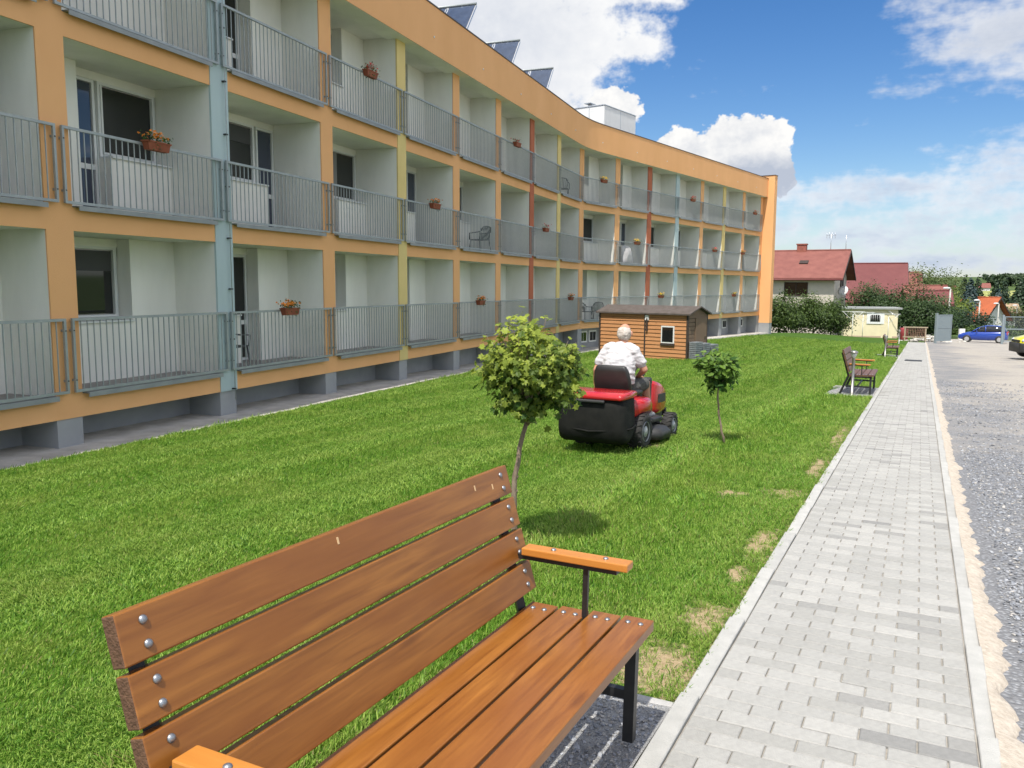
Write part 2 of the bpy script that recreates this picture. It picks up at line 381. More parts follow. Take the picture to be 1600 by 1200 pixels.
def terrain_nodes(nt, N, L, b):
    g = N.new('ShaderNodeNewGeometry').outputs['Position']
    c = _mix(N, L, _range(N, L, _noise(N, L, g, .03, 6), .4, .6), (.045, .075, .030), (.095, .12, .05))
    c = _mix(N, L, _range(N, L, _noise(N, L, g, .8, 6), .3, .7), c, (.07, .115, .03))
    L.new(c, b.inputs['Base Color']); b.inputs['Roughness'].default_value = .95; b.inputs['Specular IOR Level'].default_value = .1
ground_mat('meadow', terrain_nodes)

def grid_sheet(name, S, T, fn, mats, attr=None):
    n, k = len(S), len(T)
    V = np.array([fn(s, t) for s in S for t in T]); i = np.arange(n - 1)[:, None] * k + np.arange(k - 1)[None]
    F = np.stack([i, i + k, i + k + 1, i + 1], -1).reshape(-1, 4)
    me = np_mesh(name, V, F, mats, True)
    return me, V

# one far sheet under everything
ang = np.linspace(-math.pi, math.pi, 181); rad = np.concatenate([[.5], np.geomspace(3, 4200, 70)])
def terr(a, r):
    x, y = r * math.sin(a), r * math.cos(a); s, p = sp(x, y)
    near = float(np.clip((110 - s) / 25, 0, 1)) * float(np.clip((130 - abs(p)) / 40, 0, 1))
    return (x, y, float(gz(x, y)) - .25 * near - (.0 if near else 0))
me, _ = grid_sheet('terrain', ang, rad, terr, MATS['meadow'])
me.flip_normals(); structure(link('terrain', me))

# lawn
SS = np.concatenate([np.arange(-9, 12, .25), np.arange(12, 92, .7)]); TT = np.concatenate([np.linspace(0, .16, 14), np.linspace(.19, 1, 34)])
def lawn_p(s, t):
    pb = float(np.interp(s, np.append(_fs, 95), np.append(_fp, -12))) - .9
    return P_L - .002 + (pb - P_L) * t
def lawn_fn(s, t):
    p = lawn_p(s, t); x, y = xy(s, p); return (x, y, float(gz(x, y)) - .012)
me, V = grid_sheet('lawn', SS, TT, lawn_fn, MATS['lawn_soil']); 
SOIL = [(3.6, -1.0, .42, .30), (4.35, -.97, .36, .17), (5.2, -.95, .3, .12), (6.1, -.95, .6, .14), (7.9, -1.05, .35, .3), (7.7, -1.5, .25, .22), (3.3, -1.35, .3, .25), (9.5, -.92, 1.2, .12), (12.5, -.92, 2.5, .12), (10.4, -3.05, .28, .2), (18.6, -1.4, .3, .4), (5.9, -2.75, .2, .16)]
def soil_amt(s, p):
    o = np.zeros_like(s)
    for a, b_, ra, rb in SOIL: o = np.maximum(o, .92 * np.exp(-((s - a) / ra) ** 2 - ((p - b_) / rb) ** 2))
    return np.maximum(o, .55 * np.clip(1 - (P_L - p) / .12, 0, 1))
s_, p_ = sp(V[:, 0], V[:, 1]); at = me.attributes.new('soil', 'FLOAT', 'POINT'); at.data.foreach_set('value', soil_amt(s_, p_).astype(np.float32))
me.flip_normals(); lawn = structure(link('lawn', me))

# gravel yard to the right of the path
PP = np.concatenate([np.arange(P_R - .03, 4, .14), np.arange(4.1, 60, 1.2)]); SS2 = np.concatenate([np.arange(-9, 14, .2), np.arange(14, 96, .8)])
def yard_fn(s, p):
    x, y = xy(s, p); q = mnoise.noise((x * 1.3, y * 1.3, 0)) * .018 + mnoise.noise((x * .4, y * .4, 3)) * .03
    return (x, y, float(zpath(s)) - .035 + q * min(1, (p - P_R) * 2 + .2))
me, V = grid_sheet('gravel_yard', SS2, PP, yard_fn, MATS['yard_gravel'])
s_, p_ = sp(V[:, 0], V[:, 1]); at = me.attributes.new('dust', 'FLOAT', 'POINT')
dust = np.clip((p_ - 1.55 - .35 * np.sin(s_ * .45)) * .55, -.2, .62) + np.clip((s_ - 9) / 12, 0, .55) - .35 * np.exp(-((p_ - 4.3) / 1.2) ** 2)
at.data.foreach_set('value', dust.astype(np.float32)); structure(link('gravel_yard', me))

# sandy haunch beside the kerb, ragged towards the gravel
sand = mat('pale_sand', (.40, .345, .28), .95, (.52, .46, .385), 30, 5, .5, 90, spec=.1)
S3 = np.concatenate([np.arange(-6, 20, .03), np.arange(20, 72, .3)])
Vs = []; 
for s in S3:
    wid = .115 + .06 * mnoise.noise((s * 1.1, 0, 0)) + .06 * mnoise.noise((s * 5, 2, 0)) + .03 * mnoise.noise((s * 11, 5, 0)) + .018 * mnoise.noise((s * 29, 8, 0))
    for i, t in enumerate((0, .35, .75, 1.)):
        x, y = xy(s, P_R - .01 + wid * t); Vs.append((x, y, float(zpath(s)) + (.008, -.002, -.016, -.048)[i] + .003 * mnoise.noise((x * 14, y * 14, 1))))
i = np.arange(len(S3) - 1)[:, None] * 4 + np.arange(3)[None]
me = np_mesh('sand_strip', np.array(Vs), np.stack([i, i + 1, i + 5, i + 4], -1).reshape(-1, 4), sand, True); structure(link('sand_strip', me))

# ------------------------------------------------------------------ path: bed, pavers, kerbs
bed = mat('joint_sand', (.40, .37, .32), .95, (.30, .27, .23), 40, 4)
S4 = np.array([-6, 0, 10, 20, 30, 40, 50, 60, 70.6])
V4 = []
for s in S4:
    for p in (P_L + .01, P_R - .01): x, y = xy(s, p); V4.append((x, y, float(zpath(s)) - .012))
i = np.arange(len(S4) - 1) * 2
path = structure(link('path', np_mesh('path', np.array(V4), np.stack([i, i + 1, i + 3, i + 2], -1), bed)))
tones = [(.33, .325, .303), (.355, .35, .328), (.378, .372, .348), (.40, .393, .367), (.285, .281, .265), (.245, .243, .232)]
PV = [mat('paver_tone_%d' % k, c, .85, tuple(v * .86 for v in c), 35, 5, .25, 160, spec=.25) for k, c in enumerate(tones)]
def brick_geo(l, w, h=.06):
    c = .004; a, b_ = l / 2, w / 2
    ring = lambda q, z: [(-a + q, -b_ + q, z), (a - q, -b_ + q, z), (a - q, b_ - q, z), (-a + q, b_ - q, z)]
    return ring(0, -h) + ring(0, -c) + ring(c, 0), [(4, 5, 9, 8), (5, 6, 10, 9), (6, 7, 11, 10), (7, 4, 8, 11), (8, 9, 10, 11), (0, 1, 5, 4), (1, 2, 6, 5), (2, 3, 7, 6), (3, 0, 4, 7)]
PITCH_S, PITCH_P = .1035, (P_RJ - P_LJ) / 5
full = brick_geo(PITCH_S - .005, PITCH_P - .005); half = brick_geo(PITCH_S - .005, PITCH_P / 2 - .005)
tone_w = [.26, .27, .20, .11, .10, .06]
meshes = {}
far_v, far_f, far_m = [], [], []
cnt = 0
for r_ in range(int((70.4 + 1) / PITCH_S)):
    s = -1 + r_ * PITCH_S; odd = r_ % 2
    spots = [(P_LJ + PITCH_P * (k + .5), 0) for k in range(5)] if not odd else [(P_LJ + PITCH_P * .25, 1)] + [(P_LJ + PITCH_P * (k + 1), 0) for k in range(4)] + [(P_RJ - PITCH_P * .25, 1)]
    for p, hf in spots:
        q = mnoise.noise((s * 1.3, p * 1.2, 4)) * .45 + random.random()
        t = int(np.searchsorted(np.cumsum(tone_w), min(max(q * .8 + .06, 0), .999)))
        t = min(t, 5); geo = half if hf else full
        Mx = path_frame(s, p, .0 + random.uniform(-.0022, .0022)) @ Matrix.Rotation(random.uniform(-.008, .008), 4, 'Z') @ Matrix.Rotation(random.uniform(-.006, .006), 4, 'X')
        if s > 2.45 and cnt < 300:
            cnt += 1
            if (hf, t) not in meshes:
                b = MB(); b.add(*geo); meshes[hf, t] = b.mesh('paver', PV[t])
            link('paver', meshes[hf, t], path, Mx)
        else:
            o = len(far_v); far_v.extend(tuple(Mx @ Vector(v)) for v in geo[0])
            far_f.extend([tuple(o + i for i in f) for f in geo[1]]); far_m.extend([t] * len(geo[1]))
me = np_mesh('paver_field', np.array(far_v), np.array(far_f), PV, False, far_m)
pf = link('paver_field', me, path); pf['kind'] = 'stuff'
kerbm = mat('kerb_concrete', (.36, .357, .335), .88, (.42, .415, .39), 9, 5, .3, 120, spec=.25, rand=.07)
def kerb_mesh(l, w, h=.12):
    b = MB(); v, f = brick_geo(l, w, h); b.add(v, f); return b.mesh('kerb_stone', kerbm)
kl = kerb_mesh(.994, P_LJ - P_L - .006); kr = kerb_mesh(.994, P_R - P_RJ - .006)
for k in range(-2, 70):
    link('kerb_stone', kl, path, path_frame(k + .84, (P_L + P_LJ) / 2, .010 + random.uniform(-.003, .003)) @ Matrix.Rotation(random.uniform(-.003, .003), 4, 'Z'))
    link('kerb_stone', kr, path, path_frame(k + .05, (P_R + P_RJ) / 2, .004 + random.uniform(-.003, .003)) @ Matrix.Rotation(random.uniform(-.003, .003), 4, 'Z'))

# bench pads: chippings inside a frame of small kerbs
chip = mat('grey_chippings', (.30, .30, .30), .9, (.50, .50, .49), 120, 3, 1., 200, lo=.4, hi=.6)
padk = mat('pad_kerb', (.36, .355, .34), .9, (.43, .42, .405), 14, 4, .3, 100)
PADS = [(.55, 3.22), (19.0, 21.5), (40.3, 42.8)]
for s0, s1 in PADS:
    n = 8; V5 = []
    for q in np.linspace(s0, s1, n):
        for p in (P_L - .005, P_L - .98): x, y = xy(q, p); V5.append((x, y, float(zpath(q)) - .003 - (.0 if p > -1 else .022)))
    i = np.arange(n - 1) * 2
    pad = structure(link('pad', np_mesh('pad', np.array(V5), np.stack([i, i + 2, i + 3, i + 1], -1), chip)))
    for sm, pm, ln, along in [((s0 + s1) / 2, P_L - 1.0, s1 - s0 + .1, 1), (s0 - .025, P_L - .485, .96, 0), (s1 + .025, P_L - .485, .96, 0)]:
        b = MB(); b.add(*brick_geo(ln if along else .05, .05 if along else ln, .1)); b.build('kerb_stone', padk, pad, path_frame(sm, pm, .008 - (.045 if along else .006)))

# concrete apron along the foot of the building
apr = mat('old_concrete', (.36, .335, .295), .95, (.52, .49, .44), 2.2, 6, .5, 30)
nn = np.concatenate([np.linspace(-3, 7.9, 110), np.linspace(7.96, 15.2, 60)]); V6 = []
for n in nn:
    c = facade_pt(n); I = I1 if n <= 8 else I2
    for d in (-.62 - .05 * mnoise.noise((n * 3, 0, 0)) - .03 * mnoise.noise((n * 14, 3, 0)), -.2, .9):
        x, y = c + I * d; V6.append((x, y, float(np.interp(n, _fn, _fz)) + .03 + .02 * mnoise.noise((n * 5, d * 3, 0))))
    x, y = c + I * (-.66); V6.append((x, y, float(np.interp(n, _fn, _fz)) - .15))
i = np.arange(len(nn) - 1) * 4
me = np_mesh('apron', np.array(V6), np.concatenate([np.stack([i, i + 4, i + 5, i + 1], -1), np.stack([i + 1, i + 5, i + 6, i + 2], -1), np.stack([i + 3, i + 7, i + 4, i], -1)]), apr)
me.flip_normals(); structure(link('apron', me))

# ------------------------------------------------------------------ apartment building
plaster = dict(rough=.9, bump=.25, bscale=120, spec=.2)
M_OR = mat('orange_render', (.82, .445, .205), col2=(.76, .40, .175), scale=.6, detail=7, stretch=(1.2, 1.2, .6), lo=.3, hi=.7, **plaster)
M_BL = mat('bluegrey_render', (.46, .56, .57), col2=(.40, .49, .50), scale=.9, detail=6, stretch=(1.5, 1.5, .35), **plaster)
M_YE = mat('yellow_render', (.74, .58, .25), col2=(.68, .53, .22), scale=.8, **plaster)
M_RE = mat('brick_red_render', (.47, .155, .085), col2=(.41, .13, .07), scale=.8, **plaster)
M_WH = mat('white_render', (.86, .845, .775), col2=(.77, .755, .69), scale=.8, detail=6, stretch=(1.5, 1.5, .5), **plaster)
M_PL = mat('grey_plinth', (.285, .29, .30), col2=(.34, .345, .35), scale=1.2, **plaster)
M_TI = mat('balcony_tile', (.24, .22, .20), .7, (.30, .28, .26), 8, 4)
M_FL = mat('zinc_flashing', (.23, .245, .25), .55, (.29, .305, .305), 3, 4, metal=.15)
M_RA = mat('galvanised_rail', (.30, .325, .325), .5, (.37, .395, .39), 6, 4, metal=.35)
M_BO = mat('dark_bolt', (.03, .03, .03), .5)
M_FR = mat('white_frame', (.72, .73, .71), .5)
M_CO = mat('brown_coping', (.075, .05, .04), .5)
M_RF = mat('roof_felt', (.12, .12, .12), .95)
def glass_mat(name, col, rough=.04):
    m = bpy.data.materials.new(name); m.use_nodes = True; b = m.node_tree.nodes['Principled BSDF']
    b.inputs['Base Color'].default_value = (*col, 1); b.inputs['Roughness'].default_value = rough; b.inputs['Specular IOR Level'].default_value = .8; MATS[name] = m; return m
M_GL = glass_mat('dark_pane', (.012, .013, .013)); M_GB = glass_mat('bluish_pane', (.045, .055, .085)); M_CUR = mat('net_curtain', (.20, .20, .19), .8); M_BLIND = mat('blind', (.05, .05, .048), .6)
FLOOR = [-.06, 2.74, 5.54]; CLR = 2.44; HW = .24; D1, D2 = 1.02, 1.32; FAS0, FAS1 = 7.93, 9.2
BX, BY, BZ = float(C0[0]), float(C0[1]), -.87
building = thing('apartment_building', 'long three-storey orange apartment block with loggias, grey railings and coloured columns', 'building', TR(BX, BY, BZ))
OFF = Matrix.Translation((-BX, -BY, -BZ))
def bay(n):
    c, U, I = (facade_pt(n), U1, I1) if n < 8 else (C8 + U2 * W2 * (n - 8), U2, I2)
    Mx = Matrix(((U[0], I[0], 0, c[0]), (U[1], I[1], 0, c[1]), (0, 0, 1, 0), (0, 0, 0, 1)))
    return OFF @ Mx
def loc2(n, x, y):   # bay coordinates to world xy
    c, U, I = (facade_pt(n), U1, I1) if n < 8 else (C8 + U2 * W2 * (n - 8), U2, I2)
    return c + U * x + I * y
COLC = {-2: M_OR, -1: M_YE, 0: M_OR, 1: M_BL, 2: M_OR, 3: M_YE, 4: M_OR, 5: M_OR, 6: M_RE, 7: M_YE, 8: M_OR, 9: M_OR, 10: M_RE, 11: M_BL, 12: M_OR, 13: M_YE, 14: M_OR, 15: M_OR}
mcache = {}
def shared(key, fn):
    if key not in mcache: mcache[key] = fn()
    return mcache[key]
TOPC = FLOOR[2] + CLR; BAND = .36
for n in range(-2, 16):
    cm = COLC[n]; proud = .045 if cm is not M_OR else .06
    if n != 8:
        link('column', shared(('col', id(cm)), lambda: MB().box(-HW, HW, proud, .085, FLOOR[0] - BAND, TOPC).mesh('column', cm)), building, bay(n))
        link('partition_wall', shared('part', lambda: MB().box(-HW + .002, HW - .002, .085, 1.8, FLOOR[0] - BAND, TOPC).mesh('partition_wall', M_WH)), building, bay(n))
        gz0 = float(np.interp(n, _fn, _fz)) - .1
        MB().box(-HW + .01, HW - .01, .075, .9, gz0, FLOOR[0] - BAND - .003).build('plinth_pier', M_PL, building, bay(n))
    else:
        a = lambda y: [tuple(loc2(7, W1 - HW, y)), tuple(loc2(8, 0, y) if y > .2 else loc2(8, 0, y)), tuple(loc2(8, HW, y))]
        f0, b0 = a(.06), a(.085); MB().prism(f0 + b0[::-1], FLOOR[0] - BAND, TOPC).build('column', cm, building, OFF)
        f1, b1 = a(.087), a(1.8); MB().prism(f1 + b1[::-1], FLOOR[0] - BAND, TOPC).build('partition_wall', M_WH, building, OFF)
        f2, b2 = a(.075), a(.9); MB().prism(f2 + b2[::-1], -1.6, FLOOR[0] - BAND - .003).build('plinth_pier', M_PL, building, OFF)

def rail_frame(w):
    b = MB(); x0, x1 = .055, w - .055; y0, y1 = -.012, .012
    b.box(x0, x1, -.02, .02, 1.105, 1.145); b.box(x0, x1, -.02, .02, .03, .07)
    b.box(x0, x0 + .04, -.02, .02, .07, 1.105); b.box(x1 - .04, x1, -.02, .02, .07, 1.105)
    for x in (x0, x1 - .04):
        for z in (.2, .95): b.box(x + .005, x + .035, .02, .06, z, z + .035)
    for x in (x0 + .012, x1 - .028):
        for z in (.21, .955): b.box(x, x + .016, -.032, -.02, z, z + .016, 1)
    return b.mesh('railing', [M_RA, M_BO])
def bar_mesh(): return MB().box(-.007, .007, -.007, .007, .068, 1.107).mesh('bar', M_RA)
def bars_mesh(w):
    b = MB(); k = 28
    for i in range(1, k): x = .095 + (w - .19) * i / k; b.box(x - .007, x + .007, -.007, .007, .068, 1.107)
    return b.mesh('bars', M_RA)
NEAR_BARS = {(-1, 0), (-1, 1), (0, 0), (0, 1), (0, 2), (1, 0), (1, 1), (1, 2), (2, 1), (2, 0), (2, 2)}
def frame_geo(w, h, door):
    b = MB(); t = .05
    b.box(0, w, 0, .07, 0, t); b.box(0, w, 0, .07, h - t, h); b.box(0, t, 0, .07, t, h - t); b.box(w - t, w, 0, .07, t, h - t)
    if door: b.box(t, w - t, .005, .065, .78, .87)
    else: b.box(t, t + .035, -.02, .04, t, h - t); b.box(w - t - .035, w - t, -.02, .04, t, h - t); b.box(t + .035, w - t - .035, -.02, .04, t, t + .03)
    return b
for n in range(-2, 15):
    w = W1 if n < 8 else W2; Bn = bay(n)
    for k, F in enumerate(FLOOR):
        Tn = Bn @ Matrix.Translation((0, 0, F)); key = 1 if n < 8 else 2
        link('beam', shared(('beam', key), lambda: MB().box(HW, w - HW, .06, .085, -BAND, -.012).mesh('beam', M_OR)), building, Tn)
        link('floor_slab', shared(('slab', key), lambda: MB().box(HW - .004, w - HW + .004, .10, 1.5, -.009, 0, 0).box(HW - .004, w - HW + .004, .085, 1.5, -BAND + .003, -.010, 1).mesh('floor_slab', [M_TI, M_WH])), building, Tn)
        link('flashing', shared(('flash', key), lambda: MB().box(HW + .03, w - HW - .03, -.05, .11, -.012 + .004, .012).box(HW + .03, w - HW - .03, -.05, -.035, -.06, -.008).mesh('flashing', M_FL)), building, Tn)
        # loggia back wall with a recess two metres wide, window and glazed door in it
        r0 = 1.35 if k == 1 else .28; r1 = r0 + 2.025; flip = (n % 2 == 1)
        if k == 1: r1 = w - HW + .002
        def wallgeo():
            b = MB()
            for a, c in ((HW - .004, r0), (r1, w - HW + .004)):
                if c - a > .03: b.box(a, c, D1, 1.75, .001, CLR)
            win0, win1 = (r0 + .04, r0 + 1.33) if flip else (r1 - 1.36, r1 - .03)
            b.box(max(win0 - .05, r0), min(win1 + .05, r1), D1 + .002, 1.7, .001, 1.0)
            b.box(r0, r1, D2 + .05, 1.72, .003, CLR - .002)
            b.box(r0, r1, D2 - .02, D2 + .052, 2.30, CLR - .002)
            return b.mesh('back_wall', M_WH)
        link('back_wall', shared(('wall', key, k == 1, flip), wallgeo), building, Tn)
        win0, win1 = (r0 + .04, r0 + 1.33) if flip else (r1 - 1.36, r1 - .03)
        d0, d1 = (r0 + 1.40, r1 - .03) if flip else (r0 + .03, r1 - 1.43)
        ww, wh = win1 - win0, 1.26
        Tw = Tn @ Matrix.Translation((win0, D2 - .02, 1.04))
        wo = link('window', shared(('win', round(ww, 2)), lambda: frame_geo(ww, wh, False).mesh('window', M_FR)), building, Tw)
        link('pane', shared(('pane', round(ww, 2)), lambda: MB().box(.1, ww - .1, .03, .05, .1, wh - .07).mesh('pane', M_GL)), wo)
        if (n * 3 + k) % 4 == 0: link('blind', shared(('blind', round(ww, 2)), lambda: MB().box(.11, ww - .11, .012, .028, wh - .42, wh - .075).mesh('blind', M_BLIND)), wo)
        if (n * 5 + k * 2) % 3 == 0: link('curtain', shared(('curt', round(ww, 2)), lambda: MB().add([(.10 + .33 * q_ / 12, .024 - .004 * (q_ % 2), z) for q_ in range(13) for z in (.1, wh - .07)], [(2 * q_, 2 * q_ + 2, 2 * q_ + 3, 2 * q_ + 1) for q_ in range(12)]).mesh('curtain', M_CUR)), wo)
        link('window_sill', shared(('sill', round(ww, 2)), lambda: MB().box(-.05, ww + .05, D1 - .04, D2 + .02, 1.0, 1.028).mesh('window_sill', M_FR)), building, Tn @ Matrix.Translation((win0, 0, 0)))
        dw, dh_ = d1 - d0, 2.28
        do = link('balcony_door', shared(('door', round(dw, 2)), lambda: frame_geo(dw, dh_, True).mesh('balcony_door', M_FR)), building, Tn @ Matrix.Translation((d0, D2 - .02, .015)))
        link('pane', shared(('dpane', round(dw, 2), k), lambda: MB().box(.065, dw - .065, .03, .05, .06, dh_ - .06).mesh('pane', M_GB if k == 1 else M_GL)), do)
        rl = link('railing', shared(('rail', key), lambda: rail_frame(w)), building, Tn)
        if (n, k) in NEAR_BARS:
            for i in range(1, 28): link('bar', shared('bar', bar_mesh), rl, Matrix.Translation((.095 + (w - .19) * i / 28, 0, 0)))
        else:
            link('bars', shared(('bars', key), lambda: bars_mesh(w)), rl)['kind'] = 'stuff'
    # top ceiling and plinth wall
    link('ceiling', shared(('ceil', 1 if n < 8 else 2), lambda: MB().box(HW - .004, w - HW + .004, .33, 1.75, TOPC - .004, TOPC + .2).mesh('ceiling', M_WH)), building, Bn)
    gz0 = float(np.interp(n, _fn, _fz)) - .45
    MB().box(HW - .012, w - HW + .012, .80, .95, gz0, FLOOR[0] - BAND).build('plinth_wall', M_PL, building, Bn)
    if n >= 8:
        for x in ((1.2, 2.15) if n in (8, 12, 13) else (1.7,)):
            wf = MB().box(x, x + .72, .755, .80, FLOOR[0] - 1.12, FLOOR[0] - .55).build('window', M_FR, building, Bn)
            MB().box(x + .07, x + .34, .745, .757, FLOOR[0] - 1.05, FLOOR[0] - .62).box(x + .38, x + .65, .745, .757, FLOOR[0] - 1.05, FLOOR[0] - .62).build('pane', M_GL, wf)

# roof fascia, swept round the inner corner
def offset_path(o, T=1.6, ext=0.25):
    a0 = facade_pt(-2) - U1 * .24 - I1 * o; a1 = C8 - I1 * o; b1 = C15 + U2 * ext - I2 * o
    nn1, nn2 = -I1, -I2
    A = np.array([U1, -U2]).T; t = np.linalg.solve(A, (C8 - I2 * o) - a1); X = a1 + U1 * t[0]
    p0, p2 = X - U1 * T, X + U2 * T
    pts = [a0 + (p0 - a0) * q for q in np.linspace(0, 1, 12, endpoint=False)]
    pts += [(1 - q) ** 2 * p0 + 2 * q * (1 - q) * X + q * q * p2 for q in np.linspace(0, 1, 14)]
    pts += [p2 + (b1 - p2) * q for q in np.linspace(0, 1, 10)[1:]]
    return np.array(pts)
def sweep(name, o0, o1, z0, z1, m, smooth=True):
    A, B = offset_path(o0), offset_path(o1); rings = [[(a[0], a[1], z0), (b_[0], b_[1], z0), (b_[0], b_[1], z1), (a[0], a[1], z1)] for a, b_ in zip(A, B)]
    return MB().loft(rings, 0, False).build(name, m, building, OFF)
sweep('roof_fascia', .25, -.30, FAS0, FAS1, M_OR)
sweep('soffit', .235, -.325, FAS0 - .006, FAS0 - .001, M_WH)
sweep('coping', .268, -.36, FAS1, FAS1 + .035, M_CO)
sweep('roof_deck', -.32, -12.5, TOPC + .205, 8.75, M_RF)
sweep('rear_wall', -1.85, -12.4, -2.2, TOPC + .2, M_WH)
# end fin of the block
MB().box(.24, .80, -.70, 12.2, -.95, 9.42).build('end_wall', M_OR, building, bay(15) )
MB().box(.245, .795, -.693, 12.2, -2.3, -.952).build('end_plinth', M_PL, building, bay(15))
MB().box(.20, .84, -.74, 12.3, 9.42, 9.45).build('end_coping', M_CO, building, bay(15))
# lightning conductor with clips on the blue-grey column
b = MB(); b.tube([(.1, -.01 + .0, -.6), (.1, -.01, 7.9)], .008, 6)
for z in np.arange(-.4, 7.8, .95): b.box(.07, .13, -.02, .046, z, z + .025, 1)
b.build('lightning_conductor', [M_RA, M_BO], building, bay(1))
# little pale studs along the fascia
for n in range(-1, 15): MB().lathe([(.03, 0), (.03, .012)], 8).build('fascia_stud', M_FR, building, bay(n) @ Matrix.Translation((1.4, -.252, FAS0 + .45)) @ Matrix.Rotation(R(90), 4, 'X'))

# solar collectors standing across the roof
M_SO = mat('collector_glass', (.025, .04, .075), .18, (.035, .055, .10), 3, 2, spec=.7); M_AL = mat('aluminium', (.55, .56, .57), .35, metal=.8)
for a0, lab in ((17.75, 'row of dark blue solar collectors on the roof farthest from the white roof unit'), (22.5, 'middle row of dark blue solar collectors on the roof'), (27.2, 'row of dark blue solar collectors on the roof closest to the white roof unit')):
    o_ = C0 + U1 * a0 + I1 * 1.5
    Mx = Matrix(((U1[0], I1[0], 0, o_[0]), (U1[1], I1[1], 0, o_[1]), (0, 0, 1, 8.75), (0, 0, 0, 1)))
    t = thing('solar_collector_row', lab, 'solar panel', Mx, 'solar collector rows on the roof')
    for j in range(4):
        Mp = Matrix.Translation((0, j * 1.16, .6)) @ Matrix.Rotation(R(-50), 4, 'Y')
        c = MB().box(0, 3.0, 0, 1.1, -.08, -.012).build('collector', M_AL, t, Mp)
        MB().box(.04, 2.96, .04, 1.06, -.012, .004).build('pane', M_SO, c)
        MB().tube([(1.9, .55, 2.85), (2.4, .55, 0)], .03, 6).build('strut', M_AL, t, Matrix.Translation((0, j * 1.16, 0)))
        MB().tube([(.1, .55, .65), (.1, .55, 0)], .03, 6).build('strut', M_AL, t, Matrix.Translation((0, j * 1.16, 0)))
    MB().tube([(1.93, 0, 2.93), (1.93, 4.6, 2.93)], .045, 8).build('header_pipe', M_RA, t)
# white ventilation unit
M_WM = mat('white_sheet_metal', (.74, .74, .73), .5, (.68, .68, .67), 2, 4)
o_ = C8 + U2 * 6.6 + I2 * 2.6; Mx = Matrix(((U2[0], I2[0], 0, o_[0]), (U2[1], I2[1], 0, o_[1]), (0, 0, 1, 8.75), (0, 0, 0, 1)))
t = thing('ventilation_unit', 'white box-shaped ventilation unit standing on the flat roof', 'roof unit', Mx)
MB().box(0, 3.7, 0, 1.9, .95, 2.6).box(.1, 3.6, .1, 1.8, .45, .95).build('casing', M_WM, t, bevel=.015)
MB().box(-.03, 3.73, -.03, 1.93, 2.6, 2.64).build('lid', M_AL, t)
MB().box(-.012, 0, .93, .955, 1.0, 2.58).box(1.83, 1.86, -.012, 0, 1.0, 2.58).build('seam', M_AL, t)
MB().tube([(.5, 1.2, 2.64), (.5, 1.2, 2.85)], .09, 10).box(.2, .8, 1.0, 1.4, 2.85, 2.89).build('vent_cap', M_AL, t)
MB().box(0, .1, 0, 1.9, 0, .45).box(3.6, 3.7, 0, 1.9, 0, .45).build('foot', M_AL, t)
MB().box(.4, 3.5, -.5, -.05, 0, .62).build('duct', M_AL, t)
b = MB(); p0 = loc2(6, 1.2, .6); b.tube([(p0[0], p0[1], 8.75), (p0[0], p0[1], 9.55)], .05, 8); b.lathe([(.09, 9.55), (.07, 9.63), (.02, 9.66)], 8, T=Matrix.Translation((p0[0], p0[1], 0)))
tag(b.build('vent_pipe', M_AL), 'short vent pipe sticking out above the fascia beside the inner corner', 'vent pipe')

# ------------------------------------------------------------------ scattered grass and stones
def scatter(name, P, rot, scl, idx, variants, parent=None):
    """points with per-point rotation, scale and variant; geometry nodes put a tuft or stone on each"""
    src = bpy.data.collections.new(name + '_source')
    for k, me in enumerate(variants): src.objects.link(bpy.data.objects.new('%s_%02d' % (name, k), me))
    me = bpy.data.meshes.new(name); me.vertices.add(len(P)); me.vertices.foreach_set('co', np.asarray(P, np.float32).ravel())
    a = me.attributes.new('rot', 'FLOAT_VECTOR', 'POINT'); a.data.foreach_set('vector', np.asarray(rot, np.float32).ravel())
    a = me.attributes.new('scl', 'FLOAT', 'POINT'); a.data.foreach_set('value', np.asarray(scl, np.float32))
    a = me.attributes.new('var', 'INT', 'POINT'); a.data.foreach_set('value', np.asarray(idx, np.int32))
    ng = bpy.data.node_groups.new(name, 'GeometryNodeTree'); N = ng.nodes; L = ng.links
    ng.interface.new_socket('Geometry', in_out='INPUT', socket_type='NodeSocketGeometry'); ng.interface.new_socket('Geometry', in_out='OUTPUT', socket_type='NodeSocketGeometry')
    gi = N.new('NodeGroupInput'); go = N.new('NodeGroupOutput'); ip = N.new('GeometryNodeInstanceOnPoints'); ci = N.new('GeometryNodeCollectionInfo')
    ci.inputs[0].default_value = src; ci.inputs['Separate Children'].default_value = True; ci.inputs['Reset Children'].default_value = True
    def at(n, t):
        q = N.new('GeometryNodeInputNamedAttribute'); q.data_type = t; q.inputs[0].default_value = n
        return next(o for o in q.outputs if o.enabled and o.name == 'Attribute')
    L.new(gi.outputs[0], ip.inputs['Points']); L.new(ci.outputs[0], ip.inputs['Instance']); ip.inputs['Pick Instance'].default_value = True
    L.new(at('var', 'INT'), ip.inputs['Instance Index']); L.new(at('scl', 'FLOAT'), ip.inputs['Scale'])
    er = N.new('FunctionNodeEulerToRotation'); L.new(at('rot', 'FLOAT_VECTOR'), er.inputs[0]); L.new(er.outputs[0], ip.inputs['Rotation'])
    L.new(ip.outputs[0], go.inputs[0])
    o = bpy.data.objects.new(name, me); COL.objects.link(o)
    md = o.modifiers.new('scatter', 'NODES'); md.node_group = ng
    return o
